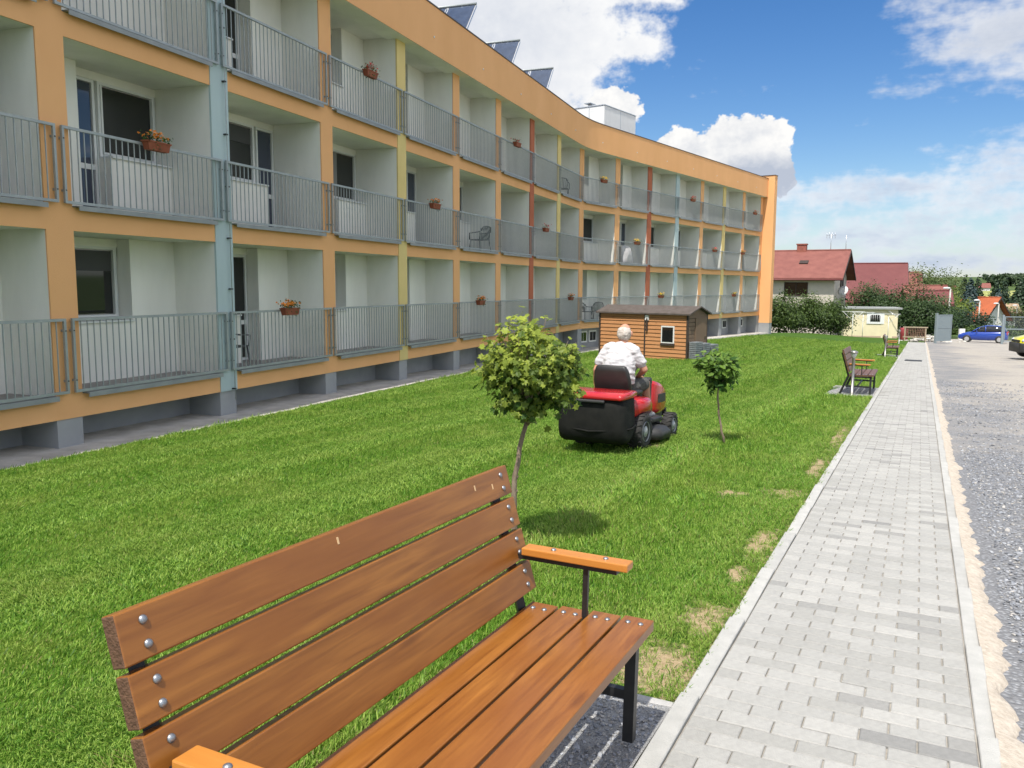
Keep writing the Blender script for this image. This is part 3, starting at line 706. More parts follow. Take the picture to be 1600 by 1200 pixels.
def grass_mat(name, c1, c2, c3):
    m = bpy.data.materials.new(name); m.use_nodes = True; nt = m.node_tree; N = nt.nodes; L = nt.links
    b = N['Principled BSDF']; oi = N.new('ShaderNodeObjectInfo')
    c = _mix(N, L, oi.outputs['Random'], c1, c2)
    vn = _noise(N, L, oi.outputs['Location'], 1.3, 3)
    c = _mix(N, L, _range(N, L, vn, .42, .68, 0, .75), c, c3)
    L.new(c, b.inputs['Base Color']); b.inputs['Roughness'].default_value = .5; b.inputs['Specular IOR Level'].default_value = .28
    tr = N.new('ShaderNodeBsdfTranslucent'); hv = N.new('ShaderNodeHueSaturation'); hv.inputs['Value'].default_value = 1.25; L.new(c, hv.inputs['Color']); L.new(hv.outputs[0], tr.inputs[0])
    ms = N.new('ShaderNodeMixShader'); ms.inputs[0].default_value = .38; L.new(b.outputs[0], ms.inputs[1]); L.new(tr.outputs[0], ms.inputs[2]); L.new(ms.outputs[0], N['Material Output'].inputs[0])
    return m
GRASS = [grass_mat('grass_blade', (.10, .235, .022), (.19, .350, .040), (.26, .375, .060)), grass_mat('dark_grass_blade', (.045, .125, .010), (.075, .175, .016), (.10, .18, .022)), grass_mat('pale_grass_blade', (.24, .40, .055), (.33, .46, .085), (.38, .47, .11)), grass_mat('dry_grass_blade', (.30, .27, .10), (.22, .24, .07), (.28, .26, .09))]  # mid, dark, pale and dry blade tones, mixed at random in each tuft
def tuft(k, blades=13, rad=.035, h0=.03, h1=.06, dry=.04, wid=.0021):
    rr = random.Random(k); V = []; F = []; MI = []
    for i in range(blades):
        a = rr.uniform(0, 6.283); r = rad * math.sqrt(rr.random()); x, y = r * math.cos(a), r * math.sin(a)
        q = rr.uniform(0, 6.283); dx, dy = math.cos(q), math.sin(q); h = rr.uniform(h0, h1); ln = rr.uniform(.15, 1.15) * h; w = wid * rr.uniform(.8, 1.4)
        lx, ly = dx * ln, dy * ln; px, py = -dy * w, dx * w
        o = len(V)
        V += [(x - px, y - py, -.006), (x + px, y + py, -.006), (x + lx * .35 + px * .9, y + ly * .35 + py * .9, h * .6), (x + lx * .35 - px * .9, y + ly * .35 - py * .9, h * .6), (x + lx, y + ly, h * rr.uniform(.86, 1.))]
        F += [(o, o + 1, o + 2, o + 3), (o + 3, o + 2, o + 4)]; d = 3 if rr.random() < dry else rr.choice((0, 0, 0, 1, 2, 2)); MI += [d, d]
    me = bpy.data.meshes.new('grass_tuft'); me.from_pydata(V, [], F)
    for m in GRASS: me.materials.append(m)
    me.polygons.foreach_set('material_index', MI); me.update()
    return me
TUFTS = [tuft(k, 17, .038, .018, .040) for k in range(7)] + [tuft(20 + k, 14, .045, .028, .06, .08, .0022) for k in range(3)]
def grass_points():
    out = []
    for r0, r1, dens, sc in ((1.0, 3.2, 2100, .9), (3.2, 5.5, 1700, .95), (5.5, 9, 1150, 1.05), (9, 14, 640, 1.2), (14, 22, 300, 1.45), (22, 34, 120, 1.8), (34, 60, 30, 2.4)):
        a0, a1 = R(-50), R(34)
        n = int(dens * (a1 - a0) / 2 * (r1 * r1 - r0 * r0)); a = rng.uniform(a0, a1, n); r = np.sqrt(rng.uniform(r0 * r0, r1 * r1, n))
        x, y = r * np.sin(a), r * np.cos(a); s, p = sp(x, y); pb = np.interp(s, np.append(_fs, 95), np.append(_fp, -12))
        keep = (p < P_L + .01) & (p > pb + .68 / np.cos(.12)) & (s < 78)
        for q0, q1 in PADS: keep &= ~((s > q0 - .04) & (s < q1 + .04) & (p > P_L - 1.03))
        soil = soil_amt(s, p); keep &= rng.random(n) > np.clip(soil * 1.25 - .3, 0, .86)
        x, y, s, p, soil = x[keep], y[keep], s[keep], p[keep], soil[keep]
        edge = (p > P_L - .35) & (rng.random(len(p)) < .5); sl = sc * rng.uniform(.7, 1.2, len(p)) * (1 - .25 * np.clip(soil, 0, 1)) * (1 + .22 * np.tanh(2.5 * np.sin((p + .25 * np.sin(s * .2)) * 2 * math.pi / 2.1 + .9)))
        # the mower leaves swathes that lean to and from the camera
        sw = np.sin((p + .25 * np.sin(s * .2)) * 2 * math.pi / 2.1); lean = .70 * np.tanh(2.5 * sw) + rng.normal(0, .22, len(p))
        idx = np.where(edge | ((p > -2.6) & (rng.random(len(p)) < .3)), rng.integers(7, 10, len(p)), rng.integers(0, 7, len(p)))
        ax = np.stack([-lean * PR[0] * -1 * 0 - lean * DH[1], lean * DH[0], rng.uniform(-.9, .9, len(p))], -1)
        out.append((np.stack([x, y, gz(x, y) - .012], -1), ax, sl, idx))
    return [np.concatenate(q) for q in zip(*out)]
P_, R_, S_, I_ = grass_points()
print('grass tufts', len(P_))
tag(scatter('grass', P_, R_, S_, I_, TUFTS), 'short bright green mown lawn grass between the orange building and the paved path', 'grass', kind='stuff')

STONE = [mat('chip_%d' % k, c, .8, tuple(v * .7 for v in c), 60, 3, spec=.3, rand=.25) for k, c in enumerate([(.27, .285, .31), (.36, .37, .39), (.22, .23, .25), (.43, .41, .38)])]
def stone(k):
    rr = random.Random(k); bm = bmesh.new(); bmesh.ops.create_icosphere(bm, subdivisions=1, radius=1)
    sx, sy, sz = rr.uniform(.8, 1.3), rr.uniform(.6, 1.), rr.uniform(.35, .6)
    for v in bm.verts: v.co = Vector((v.co.x * sx, v.co.y * sy, v.co.z * sz)) * rr.uniform(.7, 1.15)
    me = bpy.data.meshes.new('stone'); bm.to_mesh(me); bm.free(); me.materials.append(STONE[k % 4]); return me
STONES = [stone(k) for k in range(8)]
def stones_field():
    out = []
    for s0, s1, p0, p1, dens, sz in ((1.5, 6, P_R + .16, 2.6, 2600, .0085), (6, 12, P_R + .16, 4.0, 900, .010), (12, 26, P_R + .16, 6, 160, .013)):
        n = int(dens * (s1 - s0) * (p1 - p0)); s = rng.uniform(s0, s1, n); p = rng.uniform(p0, p1, n)
        x, y = xy(s, p); d = np.clip((p - 1.45 - .35 * np.sin(s * .45)) * .7, 0, .8) - .35 * np.exp(-((p - 4.3) / 1.2) ** 2)
        keep = (rng.random(n) > d) & (rng.random(n) < np.clip((p - P_R - .12) * 7, .12, 1)); x, y, s, p = x[keep], y[keep], s[keep], p[keep]; n = len(x)
        out.append((np.stack([x, y, np.array([yard_fn(a, b_)[2] for a, b_ in zip(s, p)]) + .004], -1), rng.uniform(-.5, .5, (n, 3)) + np.array([0, 0, 1]) * rng.uniform(0, 6.28, (n, 1)), sz * rng.lognormal(0, .35, n), rng.integers(0, 8, n)))
    return [np.concatenate(q) for q in zip(*out)]
P_, R_, S_, I_ = stones_field(); print('stones', len(P_))
tag(scatter('gravel', P_, R_, S_, I_, STONES), 'loose blue-grey crushed gravel beside the sandy edge of the path', 'gravel', kind='stuff')
out = []
for s0, s1 in PADS[:2]:
    n = int((s1 - s0) * .95 * (2600 if s0 < 5 else 500)); s = rng.uniform(s0 + .02, s1 - .02, n); p = rng.uniform(P_L - .96, P_L - .02, n); x, y = xy(s, p)
    out.append((np.stack([x, y, zpath(s) - .001 - .02 * np.clip((P_L - p), 0, 1)], -1), rng.uniform(-.5, .5, (n, 3)) + np.array([0, 0, 1]) * rng.uniform(0, 6.28, (n, 1)), .0075 * rng.lognormal(0, .3, n), rng.choice([1, 3, 5, 7, 1, 3, 0], n)))
P_, R_, S_, I_ = [np.concatenate(q) for q in zip(*out)]
tag(scatter('chippings', P_, R_, S_, I_, STONES), 'fine grey stone chippings under the wooden benches', 'chippings', kind='stuff')

# ------------------------------------------------------------------ benches
W_SLAT = wood_mat('stained_slat', (.185, .064, .011), (.335, .134, .025), (.22, .074, .013), .30)
W_ARM = wood_mat('stained_arm', (.42, .16, .028), (.54, .225, .045), (.47, .185, .034), .34, axis=1)
W_DARK = wood_mat('dark_slat', (.115, .058, .038), (.17, .09, .062), (.14, .072, .05), .5)
M_BK = mat('black_steel', (.012, .012, .013), .42, (.02, .02, .02), 20, 3, spec=.5)
M_ZN = mat('zinc_bolt', (.34, .36, .38), .42, (.24, .25, .27), 60, 3, metal=.85)
def bolt_mesh(): return MB().lathe([(.0105, 0), (.0105, .002), (.009, .005), (.005, .0075), (.0015, .0082)], 12).mesh('bolt', M_ZN)
M_END = mat('end_grain', (.085, .040, .020), .7, (.13, .065, .034), 40, 4, .4, 120)
M_CHIP = mat('bare_wood', (.62, .42, .22), .7)
def make_bench(label, M, slat_m, arm_m, group=None):
    """x along the bench, y towards its back, z up; the seat front is at y=0"""
    t = thing('park_bench', label, 'bench', M, group); L = 1.8
    back = Matrix.Translation((0, .472, .493)) @ Matrix.Rotation(math.atan2(.148, .470), 4, 'X') @ I4
    bolt = shared('bolt', bolt_mesh)
    wsl, gap = .1125, .0155
    def slat(nm, w, th, Mx, bolts):
        bb = MB().box(-L / 2, L / 2, -w / 2, w / 2, -th / 2, th / 2); bb.m[3] = bb.m[5] = 1
        o = bb.build(nm, [slat_m, M_END], t, Mx, bevel=.004)
        for sx in (-1, 1):
            for by in bolts: link('bolt', bolt, o, Matrix.Translation((sx * (L / 2 - .065), by, th / 2 - .0005)))
        return o
    for k in range(4):   # seat
        slat('seat_slat', wsl, .04, Matrix.Translation((0, .052 + k * (wsl + gap), .43 - k * .006)), (-.024, .024))
    ax = Vector((1, 0, 0)); up = Vector((0, .30, .954)).normalized(); nrm = ax.cross(up)      # backrest plane, facing the sitter
    for k in range(4):
        c = Vector((0, .475, .493)) + up * (wsl / 2 + k * (wsl + gap))
        Mx = Matrix((ax, up, nrm)).transposed().to_4x4(); Mx.translation = c + nrm * -.02
        if Mx.to_3x3().determinant() < 0: raise ValueError
        o = slat('back_slat', wsl, .04, Mx, (-.026, .026))
        if slat_m is W_SLAT:
            for q, (cx, cy) in enumerate([(.62, .02), (-.18, .03), (.75, .0)][:3] if k == 3 else []):
                MB().box(cx, cx + .008, cy - .014, cy + .006, .0195, .0208).build('chip_mark', M_CHIP, o)
    for sx in (-1, 1):
        x = sx * (L / 2 - .065); b = MB()
        b.box(x - .02, x + .02, .035, .075, 0, .41)                                  # front leg
        b.tube([(x, .66, 0), (x, .505, .40), (x, .585, .68), (x, .655, .90)], [.024] * 4, 4, smooth=False)   # rear leg into back post
        b.box(x - .02, x + .02, .035, .47, .372, .408); b.box(x - .015, x + .015, .07, .55, .16, .195)
        b.box(x - .008, x + .008, .235, .255, .43, .645); b.box(x - .02, x + .02, .12, .56, .626, .645)
        b.build('side_frame', M_BK, t)
        a = MB().box(x - .035, x + .035, .075, .50, .645, .674).build('armrest', arm_m, t, bevel=.004)
        for y in (.17, .38): link('bolt', bolt, a, Matrix.Translation((x, y, .6735)))
    MB().box(-.82, .82, .30, .33, .165, .19).build('cross_bar', M_BK, t)
    return t
make_bench('glossy orange-brown wooden bench with orange armrests on black steel legs', path_frame(2.0, -.838, .008), W_SLAT, W_ARM)
make_bench('dark brown slatted bench on the kerbed pad with a post lamp at its corner', path_frame(20.25, -.86, -.004), W_DARK, W_ARM)
make_bench('dark brown slatted bench on the farther pad beyond the metal floor grate', path_frame(41.5, -.86, -.004), W_DARK, W_ARM)

# ------------------------------------------------------------------ lawn tractor with its driver
M_RD = mat('red_paint', (.46, .012, .016), .22, (.40, .01, .013), 2, 2, coat=.6, spec=.5)
M_BP = mat('black_plastic', (.022, .022, .022), .55, (.032, .032, .031), 14, 4, .15, 60)
M_BAG = mat('black_fabric', (.008, .0085, .0075), .75, (.014, .014, .012), 9, 4, .35, 220, spec=.2)
M_TY = mat('tyre_rubber', (.018, .018, .018), .8, (.035, .033, .03), 12, 4)
M_RIM = mat('grey_rim', (.36, .37, .38), .45, metal=.4)
M_SEAT = mat('seat_vinyl', (.016, .015, .015), .45, (.024, .023, .022), 6, 3, .1, 90)
HEAD = R(29); rc = gpix(998, 700); mo = Vector((rc.x, rc.y, 0)) - .37 * Vector((math.cos(HEAD), -math.sin(HEAD), 0)); mo.z = float(gz(mo.x, mo.y)) + .01
gf = float(gz(mo.x + 1.2 * math.sin(HEAD), mo.y + 1.2 * math.cos(HEAD)))
fx = Vector((math.sin(HEAD) * 1.2, math.cos(HEAD) * 1.2, gf + .01 - mo.z)).normalized(); fy = Vector((0, 0, 1)).cross(fx).normalized(); fz = fx.cross(fy)
MM = Matrix((fx, fy, fz)).transposed().to_4x4(); MM.translation = mo
mower = thing('lawn_tractor', 'red ride-on lawn tractor with a black grass collector, driven across the lawn', 'lawn tractor', MM)
def rrect(cx, cz, w, h, r, n=4):
    pts = []
    for qx, qz, a0 in ((1, 1, 0), (-1, 1, 90), (-1, -1, 180), (1, -1, 270)):
        for i in range(n + 1): a = R(a0 + 90 * i / n); pts.append((cx + qx * (w / 2 - r) + r * math.cos(a), cz + qz * (h / 2 - r) + r * math.sin(a)))
    return pts
def wheel(name, x, y, r, w, parent, tread=18):
    Mx = Matrix.Translation((x, y, r)) @ Matrix.Rotation(R(90), 4, 'X')
    hub = r * .56
    wo = MB().lathe([(hub, -w / 2 + .02), (r * .8, -w / 2), (r * .95, -w * .4), (r, -w * .22), (r, w * .22), (r * .95, w * .4), (r * .8, w / 2), (hub, w / 2 - .02)], 28).build(name, M_TY, parent, Mx)
    b = MB()
    for k in range(tread):
        for sd in (-1, 1): b.box(-.011, .011, -.012, .006, -w * .23, w * .23, T=Matrix.Rotation(2 * math.pi * (k + .25 * sd) / tread, 4, 'Z') @ Matrix.Translation((0, r, sd * w * .24)) @ Matrix.Rotation(sd * .5, 4, 'Y'))
    b.build('tread', M_TY, wo)
    MB().lathe([(.03, -w * .5), (hub * .5, -w * .42), (hub * .92, -w * .3), (hub, -w * .47), (hub, w * .47), (hub * .92, w * .3), (hub * .5, w * .42), (.03, w * .5)], 24).build('rim', M_RIM, wo)
for sd in (-1, 1):
    wheel('rear_wheel', 0, sd * .37, .225, .21, mower); wheel('front_wheel', 1.2, sd * .37, .17, .15, mower)
# collector: sagging fabric bag in a rigid mouth, red lid
ring = []
for x, w, z0, z1, r in ((-.20, .76, .30, .72, .05), (-.34, .84, .20, .725, .08), (-.50, .87, .13, .725, .09), (-.64, .87, .13, .70, .10), (-.72, .83, .20, .66, .12), (-.74, .72, .30, .60, .10)):
    ring.append([(x, a * (1 + .10 * (.5 - (c - .1) / .6)), c) for a, c in rrect(0, (z0 + z1) / 2, w, z1 - z0, r, 5)])
MB().loft(ring).build('collector_bag', M_BAG, mower)
MB().tube([(-.30, .43, .34), (-.52, .465, .32), (-.71, .40, .31), (-.755, 0, .28), (-.71, -.40, .31), (-.52, -.465, .32), (-.30, -.43, .34)], .011, 8).build('bag_seam', M_BAG, mower)
ring = []
for x, w, z0, z1, r in ((-.16, .72, .69, .745, .02), (-.26, .84, .685, .76, .03), (-.46, .88, .68, .76, .03), (-.64, .87, .672, .755, .03), (-.73, .83, .67, .74, .025), (-.755, .76, .675, .715, .012)):
    ring.append([(x, a, c) for a, c in rrect(0, (z0 + z1) / 2, w, z1 - z0, r, 4)])
MB().loft(ring).build('collector_lid', M_RD, mower)
MB().box(-.785, -.74, -.2, .2, .632, .668).build('collector_handle', M_BP, mower, bevel=.012)
# body
ring = []
for x, w, z0, z1, r in ((-.26, .62, .34, .60, .06), (-.05, .86, .44, .635, .07), (.22, .88, .44, .64, .07), (.38, .80, .40, .60, .07), (.46, .62, .36, .50, .06)):
    ring.append([(x, a, c) for a, c in rrect(0, (z0 + z1) / 2, w, z1 - z0, r, 4)])
MB().loft(ring).build('rear_fender', M_RD, mower)
ring = []
for x, w, z0, z1, r in ((.36, .34, .20, .50, .05), (.46, .72, .265, .33, .02), (.90, .72, .255, .32, .02), (.96, .40, .24, .34, .03)):
    ring.append([(x, a, c) for a, c in rrect(0, (z0 + z1) / 2, w, z1 - z0, r, 4)])
MB().loft(ring).build('footboard', M_BP, mower)
ring = []
for x, w, z0, z1, r in ((.86, .44, .36, .79, .07), (.98, .50, .32, .785, .07), (1.20, .50, .31, .745, .08), (1.40, .46, .31, .68, .09), (1.52, .40, .33, .61, .10), (1.57, .30, .38, .54, .07)):
    ring.append([(x, a, c) for a, c in rrect(0, (z0 + z1) / 2, w, z1 - z0, r, 5)])
hood = MB().loft(ring).build('hood', M_RD, mower)
for sd in (-1, 1):
    MB().box(1.02, 1.32, sd * .252 - .006, sd * .252 + .006, .48, .60).build('side_vent', M_BP, hood, bevel=.004)
    MB().lathe([(.055, 0), (.05, .015), (.02, .02)], 14).build('headlight', M_FR, hood, Matrix.Translation((1.535, sd * .12, .55)) @ Matrix.Rotation(R(90), 4, 'Y'))
MB().box(1.545, 1.60, -.19, .19, .24, .36).build('bumper', M_BP, mower, bevel=.02)
MB().box(.80, .90, -.21, .21, .33, .84).build('dashboard', M_BP, mower, bevel=.03)
b = MB(); c, axs = Vector((.64, 0, .90)), Vector((-.55, 0, .83)).normalized(); e1 = Vector((0, 1, 0)); e2 = axs.cross(e1)
b.tube([c + (e1 * math.cos(q) + e2 * math.sin(q)) * .175 for q in np.linspace(0, 2 * math.pi, 25)], .016, 8)
b.tube([c - axs * .05, Vector((.80, 0, .66))], .022, 8)
for q in (0.3, 2.4, 4.5): b.tube([c - axs * .04, c + (e1 * math.cos(q) + e2 * math.sin(q)) * .17], .012, 6)
b.build('steering_wheel', M_BP, mower)
# deck
ring = []
for z, k in ((.07, 1.), (.16, 1.), (.21, .9), (.225, .7)):
    ring.append([(.60 + .34 * k * math.cos(q) * (1.0), .53 * k * max(-1, min(1, 1.25 * math.sin(q))), z) for q in np.linspace(0, 2 * math.pi, 24, endpoint=False)])
MB().loft(ring).build('cutting_deck', M_BP, mower)
for sd in (-1, 1):
    MB().lathe([(.05, -.02), (.055, 0), (.05, .02)], 12).build('deck_wheel', M_BP, mower, Matrix.Translation((.93, sd * .44, .055)) @ Matrix.Rotation(R(90), 4, 'X'))
    MB().tube([(1.2, sd * .30, .17), (1.2, 0, .20)], .025, 8).build('axle', M_BP, mower)
MB().box(-.25, 1.5, -.16, .16, .17, .36).build('chassis', M_BP, mower, bevel=.02)
# seat
def cushion(name, rows, m, parent): 
    MB().loft([[(a, b_, c) for a, b_, c in r] for r in rows]).build(name, m, parent)
rows = []
for x, z, w, h in ((.02, .665, .42, .05), (.10, .68, .50, .09), (.34, .68, .50, .09), (.46, .68, .47, .08), (.50, .67, .40, .04)): rows.append([(x, a, c) for a, c in rrect(0, z, w, h, h * .45, 4)])
cushion('seat', rows, M_SEAT, mower)
rows = []
for z, x, w, d in ((.64, .03, .42, .07), (.72, .0, .50, .10), (.85, -.035, .50, .10), (.97, -.07, .46, .095), (1.03, -.085, .40, .07), (1.045, -.088, .34, .03)):
    rows.append([(x + c, a, z) for a, c in rrect(0, 0, w, d, d * .45, 4)])
bk = MB().loft(rows).build('seat_back', M_SEAT, mower)
MB().tube([(-.065, -.2, .80), (-.085, -.18, .95), (-.095, .18, .95), (-.065, .2, .80)], .006, 6).build('piping', M_SEAT, bk)
MB().tube([(.30, .33, .62), (.28, .36, .76)], .012, 6).sphere((.28, .36, .785), .028, 8).build('lever', M_BP, mower)

# ---- driver: limbs as overlapping closed tubes, fused by a voxel remesh into one skin
def fuse(name, shapes, mats, parent, voxel=.009, smooth=8, M=I4, folds=0.):
    b = MB()
    for sh in shapes:
        if sh[0] == 's': b.sphere(sh[1], sh[2], 14, 0, None, sh[3] if len(sh) > 3 else (1, 1, 1))
        else:
            pts, rad = [Vector(p) for p in sh[1]], sh[2]
            b.tube(pts, rad, 14)
            for p, r in ((pts[0], rad[0]), (pts[-1], rad[-1])):
                b.sphere(p, r if not isinstance(r, tuple) else min(r), 12)
    me = b.mesh(name, mats); o = bpy.data.objects.new('tmp', me); COL.objects.link(o)
    md = o.modifiers.new('r', 'REMESH'); md.mode = 'VOXEL'; md.voxel_size = voxel; md.use_smooth_shade = True
    ms = o.modifiers.new('s', 'SMOOTH'); ms.iterations = smooth; ms.factor = .5
    dg = bpy.context.evaluated_depsgraph_get(); dg.update(); me2 = bpy.data.meshes.new_from_object(o.evaluated_get(dg)); me2.name = name
    if folds:
        co = [(v.co.copy(), v.normal.copy()) for v in me2.vertices]
        for v, (c_, n_) in zip(me2.vertices, co):
            f_ = mnoise.noise((c_.x * 9, c_.y * 9 + c_.z * 7, c_.z * 16)) + .6 * mnoise.noise((c_.x * 22, c_.y * 18 - c_.z * 12, c_.z * 34))
            v.co = c_ + n_ * (folds * f_)
    me2.materials.clear(); me2.materials.append(mats)
    me2.polygons.foreach_set('use_smooth', [True] * len(me2.polygons))
    bpy.data.objects.remove(o)
    return link(name, me2, parent, M)
M_SK = mat('skin', (.52, .25, .16), .5, (.58, .30, .20), 9, 3, spec=.35)
M_SH = mat('white_cotton', (.58, .56, .565), .95, (.52, .50, .51), 5, 3, .5, 12)
M_SO2 = mat('dark_shorts', (.055, .056, .052), .85, (.085, .085, .078), 7, 3, .3, 30)
M_HA = mat('white_hair', (.60, .55, .49), .8, (.42, .36, .31), 30, 4, .5, 70, stretch=(1, 1, .4))
M_SN = mat('grey_trainers', (.20, .21, .22), .7, (.34, .35, .36), 12, 3); M_SOCK = mat('white_sock', (.7, .7, .7), .9)
M_EYE = mat('eye', (.7, .7, .68), .2)
man = thing('person', 'white-haired person in a white T-shirt and dark shorts steering the lawn tractor', 'person', MM @ Matrix.Translation((.20, 0, .715)))
O = Vector((.20, 0, .715))
def q(*p): return Vector(p) - O
hd = q(.265, -.03, 1.455)
def hand(base, fdir, side, curl, thumb):
    """palm and five bent fingers; base = wrist, fdir = pointing direction, side = across the knuckles, curl = towards the palm"""
    f, s_, c = Vector(fdir).normalized(), Vector(side).normalized(), Vector(curl).normalized(); sh = []
    for k in range(4): sh.append(('t', [base + s_ * (.013 * (k - 1.5)), base + f * .085 + s_ * (.021 * (k - 1.5))], [.017, .013]))
    for k, ln in enumerate((.068, .078, .074, .056)):
        r = base + f * .085 + s_ * (.021 * (k - 1.5)); a = r + (f * .75 + c * .5).normalized() * ln * .5; e = a + (f * .15 + c).normalized() * ln * .38; g = e + (-f * .5 + c * .6).normalized() * ln * .25
        sh.append(('t', [r, a, e, g], [.0105, .0098, .0088, .0078]))
    r = base + f * .03 + s_ * (thumb * .03); a = r + (f * .6 + s_ * thumb * .8 + c * .4).normalized() * .045; e = a + (f * .6 + c * .8).normalized() * .035
    sh.append(('t', [r, a, e], [.015, .0125, .010])); return sh
# steering rim points near the right hand
ctr = c - O; rimR = ctr + (e1 * math.cos(2.72) + e2 * math.sin(2.72)) * .175
wR = rimR - Vector((.085, -.01, -.02)); elR = q(.30, -.30, .985); shR = q(.215, -.195, 1.225)
shL = q(.215, .195, 1.225); elL = q(.15, .30, .96); wL = q(.255, .355, .765)
body = [('t', [q(.20, 0, .74), q(.185, 0, .95), q(.19, 0, 1.10), q(.21, 0, 1.22)], [(.18, .14), (.18, .145), (.185, .13), (.15, .10)]),
        ('t', [q(.215, -.005, 1.22), q(.235, -.015, 1.30), q(.255, -.025, 1.38)], [.075, .062, .062]),
        ('s', hd, .1, (1.0, .80, 1.14)), ('s', hd + Vector((.045, -.005, -.055)), .07, (1., .85, .85)), ('s', hd + Vector((-.035, 0, -.01)), .082, (.9, .9, 1.0)),
        ('t', [hd + Vector((.095, -.012, .01)), hd + Vector((.118, -.015, -.018))], [.010, .016]),
        ('s', hd + Vector((.005, .094, -.012)), .034, (.6, .4, 1.1)), ('s', hd + Vector((.005, -.094, -.012)), .034, (.6, .4, 1.1)),
        ('t', [shR, elR], [.062, .047]), ('t', [elR, wR], [.048, .030]), ('t', [shL, elL], [.062, .047]), ('t', [elL, wL], [.048, .031])]
body += hand(wR, (rimR - wR), (0, 1, .15), (.35, 0, -1), 1) + hand(wL, (.30, .02, -.95), (1, 0, .3), (.1, -.9, -.3), 1)
for sd in (-1, 1):
    hip, kn, an = q(.24, sd * .10, .73), q(.665, sd * .19, .765), q(.76, sd * .215, .40)
    body += [('t', [hip, kn], [.095, .066]), ('t', [kn, (kn * .62 + an * .38) + Vector((-.022, 0, 0)), an], [.062, .058, .038]), ('t', [an, an + Vector((.10, 0, -.05))], [.04, .03])]
fuse('body', body, M_SK, man, .0085, 5)
shirt = [('t', [q(.185, 0, .80), q(.165, 0, .94), q(.18, 0, 1.09), q(.205, 0, 1.20), q(.215, 0, 1.265)], [(.215, .175), (.225, .185), (.222, .16), (.19, .125), (.10, .085)]),
         ('t', [q(.21, -.12, 1.245), shR + Vector((0, .02, 0)), shR.lerp(elR, .62)], [.086, .084, .076]), ('t', [q(.21, .12, 1.245), shL + Vector((0, -.02, 0)), shL.lerp(elL, .62)], [.086, .084, .076])]
fuse('t_shirt', shirt, M_SH, man, .009, 3, I4, .011)
sh = [('t', [q(.20, 0, .745), q(.22, 0, .84)], [(.205, .165), (.2, .16)])]
for sd in (-1, 1): sh.append(('t', [q(.24, sd * .10, .735), q(.60, sd * .178, .765)], [.118, .092]))
fuse('shorts', sh, M_SO2, man, .010, 3, I4, .010)
fuse('hair', [('s', hd + Vector((-.022, 0, -.012)), .1, (1.04, .96, .99)), ('s', hd + Vector((-.05, 0, -.03)), .082, (.75, 1.06, .85))], M_HA, man, .007, 2, I4, .006)
for sd in (-1, 1):
    MB().sphere(hd + Vector((.084, sd * .032 - .008, .012)), .012, 8).build('eye', M_EYE, man)
    an = q(.76, sd * .215, .40)
    fuse('trainer', [('t', [an + Vector((-.02, 0, -.055)), an + Vector((.09, 0, -.062)), an + Vector((.185, 0, -.075))], [.046, .044, .034])], M_SN, man, .008, 3)
    MB().tube([an + Vector((0, 0, -.05)), an + Vector((-.004, 0, .06))], [.047, .043], 14).build('sock', M_SOCK, man)
MB().tube([hd + Vector((.098, -.05, -.052)), hd + Vector((.108, -.015, -.055)), hd + Vector((.098, .03, -.052))], .005, 6).build('mouth', mat('lips', (.36, .12, .10), .5), man)

# ------------------------------------------------------------------ trees and shrubs
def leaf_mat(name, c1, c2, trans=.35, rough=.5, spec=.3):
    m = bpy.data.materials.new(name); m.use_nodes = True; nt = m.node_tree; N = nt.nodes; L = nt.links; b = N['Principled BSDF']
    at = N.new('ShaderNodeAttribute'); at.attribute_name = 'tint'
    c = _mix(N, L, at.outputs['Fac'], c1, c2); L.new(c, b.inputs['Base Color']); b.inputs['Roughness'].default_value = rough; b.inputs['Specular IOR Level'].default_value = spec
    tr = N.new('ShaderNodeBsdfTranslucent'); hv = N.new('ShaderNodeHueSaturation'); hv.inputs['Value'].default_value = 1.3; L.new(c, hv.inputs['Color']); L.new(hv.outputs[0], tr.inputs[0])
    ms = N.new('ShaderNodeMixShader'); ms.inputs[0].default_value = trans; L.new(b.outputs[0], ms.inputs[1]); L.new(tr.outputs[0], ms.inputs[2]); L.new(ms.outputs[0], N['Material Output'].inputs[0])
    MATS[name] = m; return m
MAPLE = (np.array([(0, 0, 0), (.16, .20, .03), (.62, .22, -.03), (.33, .47, .05), (.52, .80, -.02), (.24, .78, .05), (0, 1.12, -.06), (-.24, .78, .05), (-.52, .80, -.02), (-.33, .47, .05), (-.62, .22, -.03), (-.16, .20, .03), (0, .5, -.02)], float),
         np.array([(12, 0, 1), (12, 1, 3), (1, 2, 3), (12, 3, 5), (3, 4, 5), (12, 5, 6), (12, 6, 7), (12, 7, 9), (7, 8, 9), (12, 9, 11), (9, 10, 11), (12, 11, 0)]))
OVAL = (np.array([(0, 0, 0), (.26, .30, .05), (.22, .75, .02), (0, 1.05, -.08), (-.22, .75, .02), (-.26, .30, .05), (0, .5, -.03)], float),
        np.array([(0, 1, 6), (1, 2, 6), (2, 3, 6), (3, 4, 6), (4, 5, 6), (5, 0, 6)]))
CARD = (np.array([(0, 0, 0), (.38, .45, .06), (0, 1, -.06), (-.38, .45, .06)], float), np.array([(0, 1, 3), (1, 2, 3)]))
